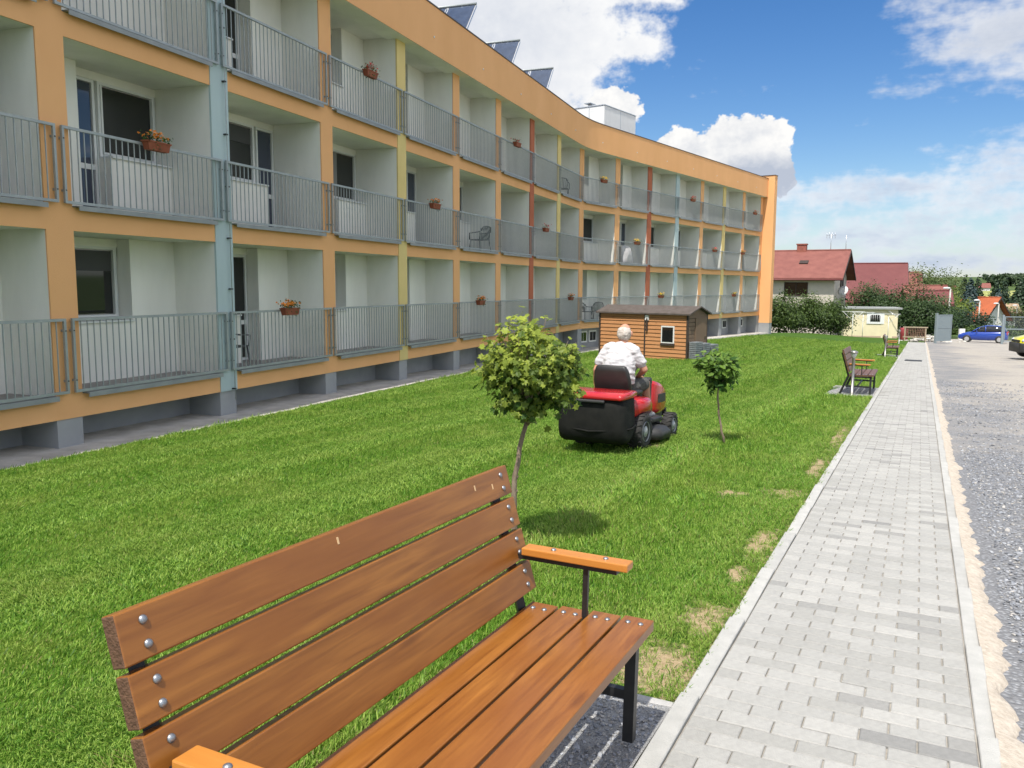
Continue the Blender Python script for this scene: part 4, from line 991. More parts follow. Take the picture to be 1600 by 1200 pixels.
def leaves(P, nrm, size, tpl, tint, name, m):
    """one mesh of leaves; P (n,3) roots, nrm (n,3) upper side of each leaf"""
    n = len(P); V, F = tpl
    nrm = nrm / np.linalg.norm(nrm, axis=1, keepdims=True); h = rng.normal(size=(n, 3)); a = np.cross(nrm, h); a /= np.linalg.norm(a, axis=1, keepdims=True); b_ = np.cross(nrm, a)
    s_ = np.asarray(size).reshape(-1, 1, 1) if np.ndim(size) else size
    W = P[:, None] + s_ * (V[None, :, 0:1] * a[:, None] + V[None, :, 1:2] * b_[:, None] + V[None, :, 2:3] * nrm[:, None])
    FF = (F[None] + (np.arange(n) * len(V))[:, None, None]).reshape(-1, 3)
    me = np_mesh(name, W.reshape(-1, 3), FF, m, False)
    at = me.attributes.new('tint', 'FLOAT', 'POINT'); at.data.foreach_set('value', np.repeat(np.clip(tint, 0, 1), len(V)).astype(np.float32))
    return me, (a, b_, nrm)
def crown_points(n, clumps, rad, clump_r, flat=1.0, shell=.55, bumps=None):
    """leaf positions in uneven clumps through an ellipsoid of radii rad"""
    d = rng.normal(size=(clumps, 3)); d /= np.linalg.norm(d, axis=1, keepdims=True); r = rng.uniform(shell, 1, (clumps, 1)) ** .7
    c = d * r * np.array(rad) * rng.uniform(.72, 1.16, (clumps, 1)); w = rng.uniform(.5, 1.5, clumps); k = rng.choice(clumps, n, p=w / w.sum())
    q = rng.normal(size=(n, 3)) * clump_r * np.array([1, 1, flat]) * .55
    return c[k] + q, k, c
M_BARK = mat('young_bark', (.15, .105, .07), .9, (.26, .20, .145), 14, 5, .6, 50, stretch=(1, 1, .35))
M_BARK2 = mat('old_bark', (.06, .05, .04), .95, (.10, .085, .07), 6, 4, .5, 20)
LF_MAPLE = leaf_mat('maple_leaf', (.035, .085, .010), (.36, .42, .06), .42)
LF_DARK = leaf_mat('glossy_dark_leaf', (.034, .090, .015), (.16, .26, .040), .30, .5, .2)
LF_HEDGE = leaf_mat('hedge_leaf', (.030, .060, .015), (.11, .165, .035), .3)
LF_FRUIT = leaf_mat('orchard_leaf', (.022, .050, .016), (.070, .115, .032), .3)
LF_BIRCH = leaf_mat('pale_leaf', (.060, .095, .030), (.155, .195, .065), .35)
LF_LIME = leaf_mat('lime_leaf', (.12, .17, .03), (.24, .30, .06), .4)
LF_SPRUCE = leaf_mat('blue_spruce_needle', (.022, .045, .042), (.055, .090, .085), .12)
LF_PINE = leaf_mat('dark_needle', (.014, .032, .014), (.034, .062, .024), .12)
LF_WOOD = leaf_mat('wood_leaf', (.024, .048, .020), (.055, .085, .032), .2)
LF_OLIVE = leaf_mat('olive_leaf', (.05, .062, .022), (.11, .115, .045), .3)

def young_tree(name, label, base, top, crown_c, rad, nleaf, size, tpl, lm, trunk_r, clumps, clump_r, bend=(0, 0), individual=0):
    bz = float(gz(base[0], base[1])); t = thing(name, label, 'tree', Matrix.Translation((base[0], base[1], bz)))
    B = Vector((base[0], base[1], bz)); tp = Vector(top) - B; cc = Vector(crown_c) - B
    pts = [Vector((0, 0, -.05))] + [Vector((tp.x * q + bend[0] * math.sin(q * 3.1) + .006 * math.sin(q * 21), tp.y * q + bend[1] * math.sin(q * 3.1), tp.z * q)) for q in np.linspace(.12, 1, 9)]
    b = MB(); b.tube(pts, [trunk_r * (1.15 - .45 * i / 9) for i in range(10)], 9)
    for q in (.2, .45, .62): 
        p = pts[int(q * 9)]; b.tube([p + Vector((trunk_r * .7, 0, -.01)), p + Vector((trunk_r * 1.25, 0, .008))], [trunk_r * .5, trunk_r * .2], 6)
    tr = b.build('trunk', M_BARK, t)
    P, k, cen = crown_points(nleaf, clumps, rad, clump_r, .9, .45)
    b = MB()
    for c_ in cen:
        e = cc + Vector(c_); m_ = pts[-1].lerp(e, .5) + Vector((0, 0, .03)); b.tube([pts[-1] - Vector((0, 0, .04)), m_, e], [trunk_r * .42, trunk_r * .26, .0025], 5)
    b.build('limbs', M_BARK, t)
    shoots = []
    for _ in range(26):
        d_ = rng.normal(size=3); d_[2] = abs(d_[2]) * .8 + .15; d_ /= np.linalg.norm(d_); r0 = d_ * np.array(rad) * .85; g_ = d_ * .6 + np.array([0, 0, .7]) + rng.normal(0, .15, 3); g_ /= np.linalg.norm(g_); ln = rng.uniform(.25, .55) * rad[2]
        for q_ in np.linspace(0, 1, 9): shoots.append(r0 + g_ * ln * q_ + rng.normal(0, .012, 3))
        b = MB(); b.tube([cc + Vector(r0 * .6), cc + Vector(r0), cc + Vector(r0 + g_ * ln)], [.004, .003, .0015], 4); b.build('twig', M_BARK, t)
    P = np.concatenate([P, np.array(shoots)]); k = np.concatenate([k, rng.integers(0, clumps, len(shoots))])
    P = P + np.array(cc); out = P - np.array(cc); nr = out / (np.linalg.norm(out, axis=1, keepdims=True) + 1e-6) * .55 + np.array([-.12, -.35, .75]) + rng.normal(0, .45, P.shape)
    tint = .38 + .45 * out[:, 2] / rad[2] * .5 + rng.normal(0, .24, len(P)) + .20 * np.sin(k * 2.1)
    sz = size * rng.uniform(.65, 1.2, len(P))
    order = np.argsort(P @ np.array([base[0], base[1], 0]) / math.hypot(*base[:2])) if individual else np.arange(len(P))
    near, rest = order[:individual], order[individual:]
    me, _ = leaves(P[rest], nr[rest], sz[rest], tpl, tint[rest], 'crown', lm)
    cr = link('crown', me, t); cr['kind'] = 'stuff'
    if individual:
        protos = []
        for j in range(6): protos.append(leaves(np.zeros((1, 3)), np.array([[0, 0, 1.]]), 1., tpl, np.array([.15 + .16 * j]), 'leaf', lm)[0])
        for i in near:
            n_ = Vector(nr[i]).normalized(); h = Vector(rng.normal(size=3)); a = n_.cross(h).normalized(); c_ = n_.cross(a)
            Mx = Matrix((a, c_, n_)).transposed().to_4x4() @ Matrix.Scale(float(sz[i]), 4); Mx.translation = Vector(P[i])
            link('leaf', protos[int(np.clip(tint[i] * 6, 0, 5))], cr, Mx)
    return t
Y1 = 5.75; b1 = atY(806, 860, Y1); t1 = atY(824, 655, Y1); c1 = atY(826, 582, Y1)
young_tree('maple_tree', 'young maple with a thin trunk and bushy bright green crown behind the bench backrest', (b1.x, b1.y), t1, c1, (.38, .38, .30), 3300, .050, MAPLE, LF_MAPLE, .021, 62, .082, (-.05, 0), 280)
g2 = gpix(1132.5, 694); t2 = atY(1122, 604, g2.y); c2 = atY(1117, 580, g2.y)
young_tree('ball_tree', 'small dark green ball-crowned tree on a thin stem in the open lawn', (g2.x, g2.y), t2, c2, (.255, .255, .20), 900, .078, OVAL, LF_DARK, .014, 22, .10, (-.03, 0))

def leafy_tree(name, label, x, y, z0, h, rx, rz, n, size, lm, clumps=26, clump=.30, trunk=.12, group=None, crown_z=None, tpl=CARD):
    t = thing(name, label, 'tree' if h > 2.6 else 'shrub', Matrix.Translation((x, y, z0)), group)
    cz = crown_z if crown_z is not None else h - rz
    P, k, cen = crown_points(n, clumps, (rx * .84, rx * .84, rz * .82), min(rx, rz) * clump * 1.25, .8, .25)
    P[:, :2] *= np.clip(1.06 - .12 * np.abs(P[:, 2:3]) / rz, .8, 1.1)
    b = MB(); b.tube([(0, 0, -.3), (.05 * h * .2, 0, cz * .5), (0, .02 * h, cz + rz * .3)], [trunk, trunk * .75, trunk * .3], 7)
    for c_ in cen[::2]: b.tube([(0, 0, cz * .7), Vector((c_[0] * .5, c_[1] * .5, cz + c_[2] * .4)), (c_[0], c_[1], cz + c_[2])], [trunk * .4, trunk * .25, .02], 4)
    b.build('trunk', M_BARK2, t)
    out = P.copy(); nr = out / (np.linalg.norm(out, axis=1, keepdims=True) + 1e-6) * .7 + np.array([0, 0, .6]) + rng.normal(0, .5, P.shape)
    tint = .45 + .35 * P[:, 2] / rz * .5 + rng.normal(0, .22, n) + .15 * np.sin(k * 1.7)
    P[:, 2] += cz; P[:, 2] = np.maximum(P[:, 2], .05)
    me, _ = leaves(P, nr, size * rng.uniform(.6, 1.3, n), tpl, tint, 'crown', lm); link('crown', me, t)['kind'] = 'stuff'
    return t
def conifer(name, label, x, y, z0, h, r, lm, n=2600, group=None):
    t = thing(name, label, 'tree', Matrix.Translation((x, y, z0)), group)
    MB().tube([(0, 0, -.3), (0, 0, h * .95)], [r * .09, .02], 6).build('trunk', M_BARK2, t)
    q = 1 - np.sqrt(rng.random(n) * .985); zq = q; a = rng.uniform(0, 6.283, n); wh = np.round(zq * 16) / 16; arm = r * (1 - wh) ** .85 * (1 + .18 * np.sin(a * 5 + wh * 40)); rr = arm * np.sqrt(rng.uniform(.15, 1, n))
    P = np.stack([rr * np.cos(a), rr * np.sin(a), h * (.06 + .94 * wh) - .18 * rr + rng.normal(0, .02 * h, n)], -1)
    nr = np.stack([np.cos(a) * .8, np.sin(a) * .8, np.full(n, .7)], -1) + rng.normal(0, .35, (n, 3))
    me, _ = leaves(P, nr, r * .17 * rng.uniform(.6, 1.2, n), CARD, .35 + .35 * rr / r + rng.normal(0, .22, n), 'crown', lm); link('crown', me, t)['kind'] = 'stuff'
    return t
def put(px, py_base, Y, dz=0.):   # a foot point on a ray at forward distance Y; its height is the ground's
    p = atY(px, py_base, Y); return p.x, p.y, float(gz(p.x, p.y)) + dz
def top_h(py, Y, z0, px=1400): return atY(px, py, Y).z - z0

# hedge between the block and the yellow garage: individual shrubs
for i, (px, Y, w, pt, lab) in enumerate([(1216, 70, 1.7, 452, 'tall dark hedge shrub beside the end wall of the orange block'), (1243, 71.5, 2.0, 463, 'dense green hedge shrub below the dark house window'),
        (1270, 72.5, 2.0, 460, 'hedge shrub with reddish twigs below the chimney house eaves'), (1298, 74, 1.8, 462, 'bushy hedge shrub touching the left corner of the yellow garage')]):
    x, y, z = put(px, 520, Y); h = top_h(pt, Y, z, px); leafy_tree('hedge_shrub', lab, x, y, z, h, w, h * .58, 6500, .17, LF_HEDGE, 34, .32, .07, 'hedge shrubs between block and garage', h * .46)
LFT = [  # fruit trees behind the garage and the yard, wood behind
    ('orchard_tree', 'dark green fruit tree behind the yellow garage roof', 1362, 92, 441, 3.6, .50, 8000, .20, LF_FRUIT), ('orchard_tree', 'dark fruit tree above the right corner of the yellow garage', 1398, 90, 441, 3.6, .52, 8000, .20, LF_FRUIT),
    ('orchard_tree', 'broad fruit tree behind the wood rack', 1440, 88, 447, 4.0, .50, 9000, .20, LF_FRUIT),
    ('birch_tree', 'tall pale birch rising above the small red roofs', 1452, 150, 413, 6.5, .45, 8500, .36, LF_BIRCH), ('lime_tree', 'yellow-green tree between the street lamp and the blue spruce', 1484, 125, 446, 2.9, .46, 4000, .26, LF_LIME),
    ('dark_tree', 'dark leafy tree behind the blue car roof', 1515, 108, 478, 3.4, .5, 5000, .24, LF_PINE), ('dark_tree', 'dark leafy tree right of the open metal gate leaf', 1487, 100, 480, 2.6, .5, 4500, .24, LF_PINE),
    ('broad_tree', 'round dark tree below the orange-roofed house', 1575, 150, 470, 4.6, .45, 4200, .33, LF_HEDGE), ('broad_tree', 'olive green tree beside the white far house', 1597, 140, 478, 3.6, .5, 4000, .30, LF_OLIVE)]
for nm, lab, px, Y, pt, rx, rzf, n, sz, lm in LFT:
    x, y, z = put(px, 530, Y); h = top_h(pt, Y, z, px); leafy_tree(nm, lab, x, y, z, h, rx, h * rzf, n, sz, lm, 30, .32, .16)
for px, Y, pt, r, lm, lab in [(1512, 130, 436, 3.0, LF_SPRUCE, 'large blue-grey spruce behind the dark leafy trees'), (1502, 165, 432, 3.2, LF_PINE, 'slim dark spruce tip left of the blue-grey spruce'), (1523, 175, 431, 3.0, LF_PINE, 'slim dark spruce tip right of the blue-grey spruce'),
        (1556, 140, 449, 2.5, LF_SPRUCE, 'blue-grey spruce above the orange roof'), (1552, 210, 437, 3.8, LF_PINE, 'dark spruce at the lower edge of the pale field'), (1565, 215, 438, 3.6, LF_PINE, 'dark spruce standing right of the pale field'),
        (1590, 200, 436, 4.5, LF_PINE, 'broad dark spruce in front of the far wood')]:
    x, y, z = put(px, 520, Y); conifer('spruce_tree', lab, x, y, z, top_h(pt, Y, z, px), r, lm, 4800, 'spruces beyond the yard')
# far woods and scrub as masses
def wood_mass(name, label, specs, lm, size, n):
    PP_, NN_, TT_ = [], [], []
    for px, Y, h, r in specs:
        x, y, z = put(px, 500, Y); h = top_h(h, Y, z, px) if h > 300 else h; p, k, c_ = crown_points(n, 14, (r * .85, r * .85, h * .42), min(r, h * .5) * .36, .9, .2); PP_.append(p + np.array([x, y, z + h * .48])); NN_.append(p / r + np.array([0, 0, .6]) + rng.normal(0, .4, p.shape)); TT_.append(.4 + .5 * p[:, 2] / h + rng.normal(0, .2, n))
    P = np.concatenate(PP_); me, _ = leaves(P, np.concatenate(NN_), size * rng.uniform(.6, 1.3, len(P)), CARD, np.concatenate(TT_), name, lm); o = link(name, me); tag(o, label, 'wood', kind='stuff')
wood_mass('valley_wood', 'dark mixed wood filling the valley behind the yard', [(px, Y, h, r) for px, Y, h, r in zip(np.linspace(1395, 1700, 34), np.tile([230, 260, 300, 245], 9)[:34], rng.uniform(441, 462, 34), rng.uniform(5, 8, 34))], LF_WOOD, .75, 900)
wood_mass('hill_wood', 'far dark wood along the hill crest', [(px, Y, h, r) for px, Y, h, r in zip(np.linspace(1552, 1800, 60), np.tile([900, 1060, 1250, 980, 1350], 12), rng.uniform(426, 432, 60), rng.uniform(16, 26, 60))], LF_WOOD, 3.0, 420)
wood_mass('roadside_scrub', 'low green scrub behind the blue car and along the fence', [(px, Y, h, r) for px, Y, h, r in zip(np.linspace(1420, 1640, 36), np.tile([96, 104, 112, 99], 9), rng.uniform(1.2, 2.6, 36), rng.uniform(1.3, 2.2, 36))], LF_HEDGE, .2, 520)

# ------------------------------------------------------------------ things on the balconies
M_TC = mat('terracotta', (.30, .085, .04), .8, (.24, .065, .03), 8, 3)
M_PET = [mat('orange_petal', (.80, .25, .02), .6), mat('red_petal', (.55, .05, .03), .6), mat('yellow_petal', (.80, .50, .04), .6)]
LF_POT = leaf_mat('pot_leaf', (.03, .075, .02), (.10, .18, .045), .3)
def flower_box(n, k, x, label, petals, lush=1.):
    Mx = OFF.inverted() @ bay(n) @ Matrix.Translation((x, -.10, FLOOR[k] + 1.03)) @ Matrix.Scale(.82, 4)
    t = thing('flower_box', label, 'flower box', Mx, 'flower boxes hung on the balcony railings')
    ring = lambda z, l, w: [(-l, -w, z), (l, -w, z), (l, w, z), (-l, w, z)]
    b = MB(); b.loft([ring(0, .27, .065), ring(.17, .31, .085)], 0, False); b.box(-.325, .325, -.095, .095, .15, .18)
    for q_ in (-.16, .16): b.box(q_ - .012, q_ + .012, .02, .15, .16, .19)
    b.build('box', M_TC, t)
    m_ = int(150 * lush); P = np.stack([rng.uniform(-.30, .30, m_), rng.normal(0, .07, m_), .20 + np.abs(rng.normal(0, .07, m_))], -1)
    hang = rng.random(m_) < .25; P[hang, 1] -= .08; P[hang, 2] -= rng.uniform(.05, .28, hang.sum())
    link('foliage', leaves(P, rng.normal(0, .6, P.shape) + np.array([0, -.4, .8]), .055 * rng.uniform(.6, 1.3, m_), CARD, rng.random(m_), 'foliage', LF_POT)[0], t)['kind'] = 'stuff'
    f_ = int(46 * lush); P = np.stack([rng.normal(-.06, .16, f_), rng.normal(-.04, .07, f_), .25 + np.abs(rng.normal(0, .055, f_))], -1)
    link('blossom', leaves(P, rng.normal(0, .5, P.shape) + np.array([0, -.6, .6]), .06 * rng.uniform(.7, 1.2, f_), MAPLE, rng.random(f_), 'blossom', M_PET[petals])[0], t)['kind'] = 'stuff'
FB = [(0, 1, 1.84, 'terracotta flower box with orange flowers on the middle-floor railing left of the blue-grey column', 0, 1), (1, 0, 1.83, 'lush flower box of orange blossoms on the ground-floor railing right of the blue-grey column', 0, 1.4),
      (2, 2, 1.74, 'red flower box on the top-floor railing left of the first yellow column', 1, .8), (3, 1, 1.74, 'flower box with orange flowers on the middle-floor railing right of the first yellow column', 0, .9),
      (4, 0, 1.6, 'flower box with trailing stems on the ground-floor railing under the dark balcony chair', 0, .9), (5, 2, 1.46, 'bare brown flower box on the top-floor railing left of the first red column', 1, .35),
      (6, 1, 1.36, 'sparse flower box on the middle-floor railing between the red and yellow columns', 1, .4), (7, 0, 1.55, 'flower box on the ground-floor railing just left of the inner corner column', 0, .8),
      (8, 2, 1.87, 'yellow flower box on the top-floor railing just right of the inner corner column', 2, 1), (9, 1, 1.95, 'yellow flower box beside the white cloth on the middle-floor railing', 2, 1), (10, 0, 1.40, 'yellow flower box on the ground-floor railing right of the second red column', 2, 1.),
      (11, 2, 1.82, 'red flower box on the top-floor railing right of the second blue-grey column', 1, .7), (12, 1, 1.85, 'red flower box on the middle-floor railing left of the last yellow column', 1, .8), (13, 0, 1.86, 'yellow flower box on the ground-floor railing right of the last yellow column', 2, 1.),
      (13, 1, 3.2, 'small upright orange plant box on the middle-floor railing right of the last yellow column', 0, .8), (14, 2, 1.75, 'red flower box on the top-floor railing beside the end wall', 1, .7)]
for a in FB: flower_box(*a)
M_CH = mat('dark_rattan', (.045, .048, .05), .7, (.07, .072, .074), 20, 3)
def chair(label, Mx, group):
    t = thing('garden_chair', label, 'chair', Mx, group)
    MB().box(-.24, .24, -.24, .24, .40, .435).build('seat', M_CH, t, bevel=.01)
    b = MB()
    for i in range(9):
        q_ = (i - 4) / 4; b.tube([(q_ * .22, .22, .43), (q_ * .25, .27 - .04 * q_ * q_, .62), (q_ * .24, .33 - .05 * q_ * q_, .86 - .07 * q_ * q_)], .013, 6)
    b.tube([(-.25, .27, .70), (-.18, .33, .835), (0, .34, .87), (.18, .33, .835), (.25, .27, .70)], .02, 6); b.build('backrest', M_CH, t)
    for sx in (-1, 1):
        MB().tube([(sx * .26, .27, .68), (sx * .29, .05, .655), (sx * .28, -.23, .64), (sx * .25, -.24, .42)], .018, 6).build('armrest', M_CH, t)
        for y, lean in ((-.22, -.04), (.22, .06)): MB().tube([(sx * .22, y, .41), (sx * .26, y + lean, 0)], .016, 6).build('leg', M_CH, t)
def balc(n, k, x, y, rz): return OFF.inverted() @ bay(n) @ Matrix.Translation((x, y, FLOOR[k] + .002)) @ Matrix.Rotation(rz, 4, 'Z')
chair('dark woven armchair alone on the middle-floor balcony', balc(4, 1, 2.95, .48, R(160)), 'balcony chairs')
chair('dark armchair nearest the inner corner column on the ground-floor balcony', balc(8, 0, 1.35, .55, R(80)), 'balcony chairs'); chair('dark armchair facing its twin on the ground-floor balcony by the corner column', balc(8, 0, 2.6, .55, R(-70)), 'balcony chairs')
chair('dark garden chair on the top-floor balcony left of the inner corner column', balc(7, 2, 2.1, .5, R(100)), 'balcony chairs'); chair('dark garden chair behind the ground-floor railing next to the blue-grey column', balc(1, 0, .8, .6, R(95)), 'balcony chairs')
# covered furniture on a balcony
Mx = balc(9, 1, 1.55, .42, 0); t = thing('covered_furniture', 'white sheet draped over furniture on the middle-floor balcony', 'cover', Mx)
rows = []
for z, rx_, ry_ in ((0, .55, .36), (.3, .52, .34), (.6, .45, .31), (.8, .38, .27), (.92, .24, .17), (.96, .08, .06)):
    rows.append([(rx_ * math.cos(a) * (1 + .10 * math.sin(a * 7 + z * 5)), ry_ * math.sin(a) * (1 + .10 * math.sin(a * 7 + z * 5)), z + .03 * math.sin(a * 3)) for a in np.linspace(0, 2 * math.pi, 36, endpoint=False)])
MB().loft(rows).build('sheet', M_SH, t)
MB().box(-.85, -.80, -.2, .2, 0, .9).box(-.80, -.55, -.02, .02, .8, .84).build('frame', M_BK, t)

# ------------------------------------------------------------------ garden shed with its stack of panels
W_SHED = wood_mat('shed_board', (.40, .18, .07), (.52, .26, .115), (.45, .21, .085), .6); M_TRIM = mat('dark_shed_trim', (.045, .032, .025), .7); M_ROOFS = mat('shed_felt', (.075, .06, .05), .9, (.11, .09, .08), 5, 5, .4, 60)
W_GABLE = wood_mat('weathered_board', (.13, .085, .05), (.20, .135, .085), (.16, .11, .07), .8); M_GREYP = mat('grey_pallet_plastic', (.16, .18, .19), .6, (.22, .24, .25), 8, 3)
gA, gB = gpix(936, 557), gpix(1073, 563)
ex = Vector((gB.x - gA.x, gB.y - gA.y, 0)); SL = ex.length; ex.normalize(); ey = Vector((0, 0, 1)).cross(ex)
sz0 = min(float(gz(gA.x, gA.y)), float(gz(gB.x, gB.y))) + .02
MS = Matrix((ex, ey, Vector((0, 0, 1)))).transposed().to_4x4(); MS.translation = (gA.x, gA.y, sz0)
SH = atY(1073, 492, gB.y).z - sz0; RH = atY(1086, 483, gB.y).z - sz0 + .05; SD = 1.55
shed = thing('garden_shed', 'orange-brown boarded garden shed with a low dark pitched roof on the lawn', 'shed', MS)
print('shed', SL, SH, RH)
MB().prism([(.03, .03), (SL - .03, .03), (SL - .03, SD - .03), (.03, SD - .03)], -.1, SH - .02).build('carcass', M_TRIM, shed)
nb = 12; bh = SH / nb; xm = SL * .535
for k in range(nb):
    for x0, x1 in ((.06, xm - .03), (xm + .03, SL - .05)):
        MB().add([(x0, -.012, k * bh + .012), (x1, -.012, k * bh + .012), (x1, .04, k * bh + .012), (x0, .04, k * bh + .012), (x0, .012, k * bh + bh), (x1, .012, k * bh + bh), (x1, .04, k * bh + bh), (x0, .04, k * bh + bh)],
                 [(0, 3, 2, 1), (4, 5, 6, 7), (0, 1, 5, 4), (1, 2, 6, 5), (2, 3, 7, 6), (3, 0, 4, 7)]).build('board', W_SHED, shed)
    MB().box(-.02, .02, .05, SD - .05, k * bh + .012, k * bh + bh - .004).build('board', W_GABLE, shed, Matrix.Translation((SL, 0, 0)))
    MB().box(-.02, .02, .05, SD - .05, k * bh + .012, k * bh + bh - .004).build('board', W_GABLE, shed)
MB().box(-.02, .06, -.02, .04, 0, SH).box(xm - .03, xm + .03, -.02, .04, 0, SH).box(SL - .05, SL + .03, -.02, .05, 0, SH).box(SL - .02, SL + .03, SD - .05, SD + .02, 0, SH).build('corner_post', M_TRIM, shed)
for sgn, y0, y1 in ((1, -.12, SD / 2), (-1, SD + .12, SD / 2)):
    b = MB(); b.loft([[(-.12, y0, SH - .02), (-.12, y1, RH), (-.12, y1, RH + .05), (-.12, y0, SH + .04)], [(SL + .15, y0, SH - .02), (SL + .15, y1, RH), (SL + .15, y1, RH + .05), (SL + .15, y0, SH + .04)]], 0, False); b.build('roof', M_ROOFS, shed)
b = MB()
for x in (0, SL - .02): b.add([(x, 0, SH - .03), (x, SD, SH - .03), (x, SD / 2, RH), (x + .02, 0, SH - .03), (x + .02, SD, SH - .03), (x + .02, SD / 2, RH)], [(0, 1, 2), (3, 5, 4), (0, 3, 4, 1), (1, 4, 5, 2), (2, 5, 3, 0)])
b.build('gable', W_GABLE, shed)
wx = SL * .72; w_ = MB().box(wx, wx + .58, -.035, 0, SH * .38, SH * .75).build('window', M_FR, shed); MB().box(wx + .05, wx + .53, -.042, -.034, SH * .38 + .05, SH * .75 - .05).build('pane', M_GL, w_); MB().box(wx - .02, wx + .60, -.06, 0, SH * .33, SH * .375).build('window_sill', M_TRIM, shed)
MB().box(xm + .02, xm + .18, -.05, -.01, SH * .86, SH * .97).build('lamp', M_FR, shed); MB().box(xm + .08, xm + .14, -.07, -.012, SH * .62, SH * .9).build('pipe', M_TRIM, shed)
dr = MB().box(SL + .02, SL + .05, .55, 1.45, .02, SH * .93).build('door', W_GABLE, shed); MB().box(SL + .05, SL + .07, 1.3, 1.34, SH * .45, SH * .52).build('handle', M_BK, dr)
for i in range(3):
    Mp = MS @ Matrix.Translation((SL + .22 + .02 * i, .25 + i * .62, 0))
    t = thing('panel_stack', ['stack of grey slatted panels at the front corner of the shed', 'middle stack of grey slatted panels beside the shed door', 'stack of grey slatted panels at the back of the shed gable'][i], 'panel stack', Mp, 'grey panel stacks by the shed')
    for j in range(11 - i): MB().box(-.13, .17, -.26, .26, j * .072 + .004, j * .072 + .056).build('panel', M_GREYP, t, Matrix.Rotation(.02 * math.sin(j * 2.3 + i), 4, 'Z'))

# ------------------------------------------------------------------ lamps, grate, cabinet
M_SS = mat('brushed_steel', (.36, .345, .32), .38, (.30, .29, .27), 12, 3, metal=.85); M_LG = mat('lamp_glass', (.62, .62, .60), .15, spec=.7)
def bollard(px, py, label):
    g = gpix(px, py); t = thing('post_lamp', label, 'lamp', Matrix.Translation(g), 'stainless post lamps along the path')
    MB().lathe([(.06, -.02), (.06, .012), (.031, .016), (.031, .80), (.036, .81)], 16).build('post', M_SS, t)
    MB().lathe([(.036, .81), (.05, .84), (.066, .885), (.068, .90)], 18).build('lamp_glass', M_LG, t)
    MB().lathe([(.078, .895), (.085, .91), (.075, .935), (.03, .955)], 18).build('cap', M_SS, t)
bollard(1331, 617, 'stainless steel post lamp at the corner of the first dark bench pad'); bollard(1382.6, 558, 'stainless steel post lamp beside the farther dark bench'); bollard(1404.5, 537, 'stainless steel post lamp near the yellow garage corner')
M_GR = mat('galvanised_grate', (.10, .105, .11), .5, metal=.5)
g = gpix(1427, 564); s_, p_ = sp(g.x, g.y); t = thing('floor_grate', 'dark metal grate lying in the paving of the path', 'grate', path_frame(s_, p_, .006))
MB().box(-.30, .30, -.30, .30, -.02, .0).build('pan', M_BK, t)
for k in range(13): MB().box(-.29, .29, -.29 + k * .0475, -.275 + k * .0475, .0, .022).build('bar', M_GR, t)
MB().box(-.31, .31, -.315, -.295, -.01, .025).box(-.31, .31, .295, .315, -.01, .025).box(-.31, -.295, -.295, .295, -.01, .025).box(.295, .31, -.295, .295, -.01, .025).build('rim', M_GR, t)
cp = loc2(15, 1.5, -.15); z0 = float(gz(cp[0], cp[1])); Mx = OFF.inverted() @ bay(15); Mx.translation = (cp[0], cp[1], z0)
t = thing('utility_cabinet', 'cream walled utility cabinet with a grey door at the end of the orange block', 'cabinet', Mx)
M_CR = mat('cream_render', (.66, .62, .52), .9, (.60, .56, .47), 3, 4); M_GD = mat('grey_door', (.42, .44, .45), .6)
MB().box(0, .5, -.15, 1.1, -.2, 1.62).build('wall', M_CR, t); MB().box(-.06, .56, -.2, 1.15, 1.62, 1.70).build('cap', M_GD, t)
MB().box(-.02, 0, .05, .85, .35, 1.5).build('door', M_GD, t); MB().box(.08, .42, -.17, -.15, .35, 1.5).build('door', M_GD, t)

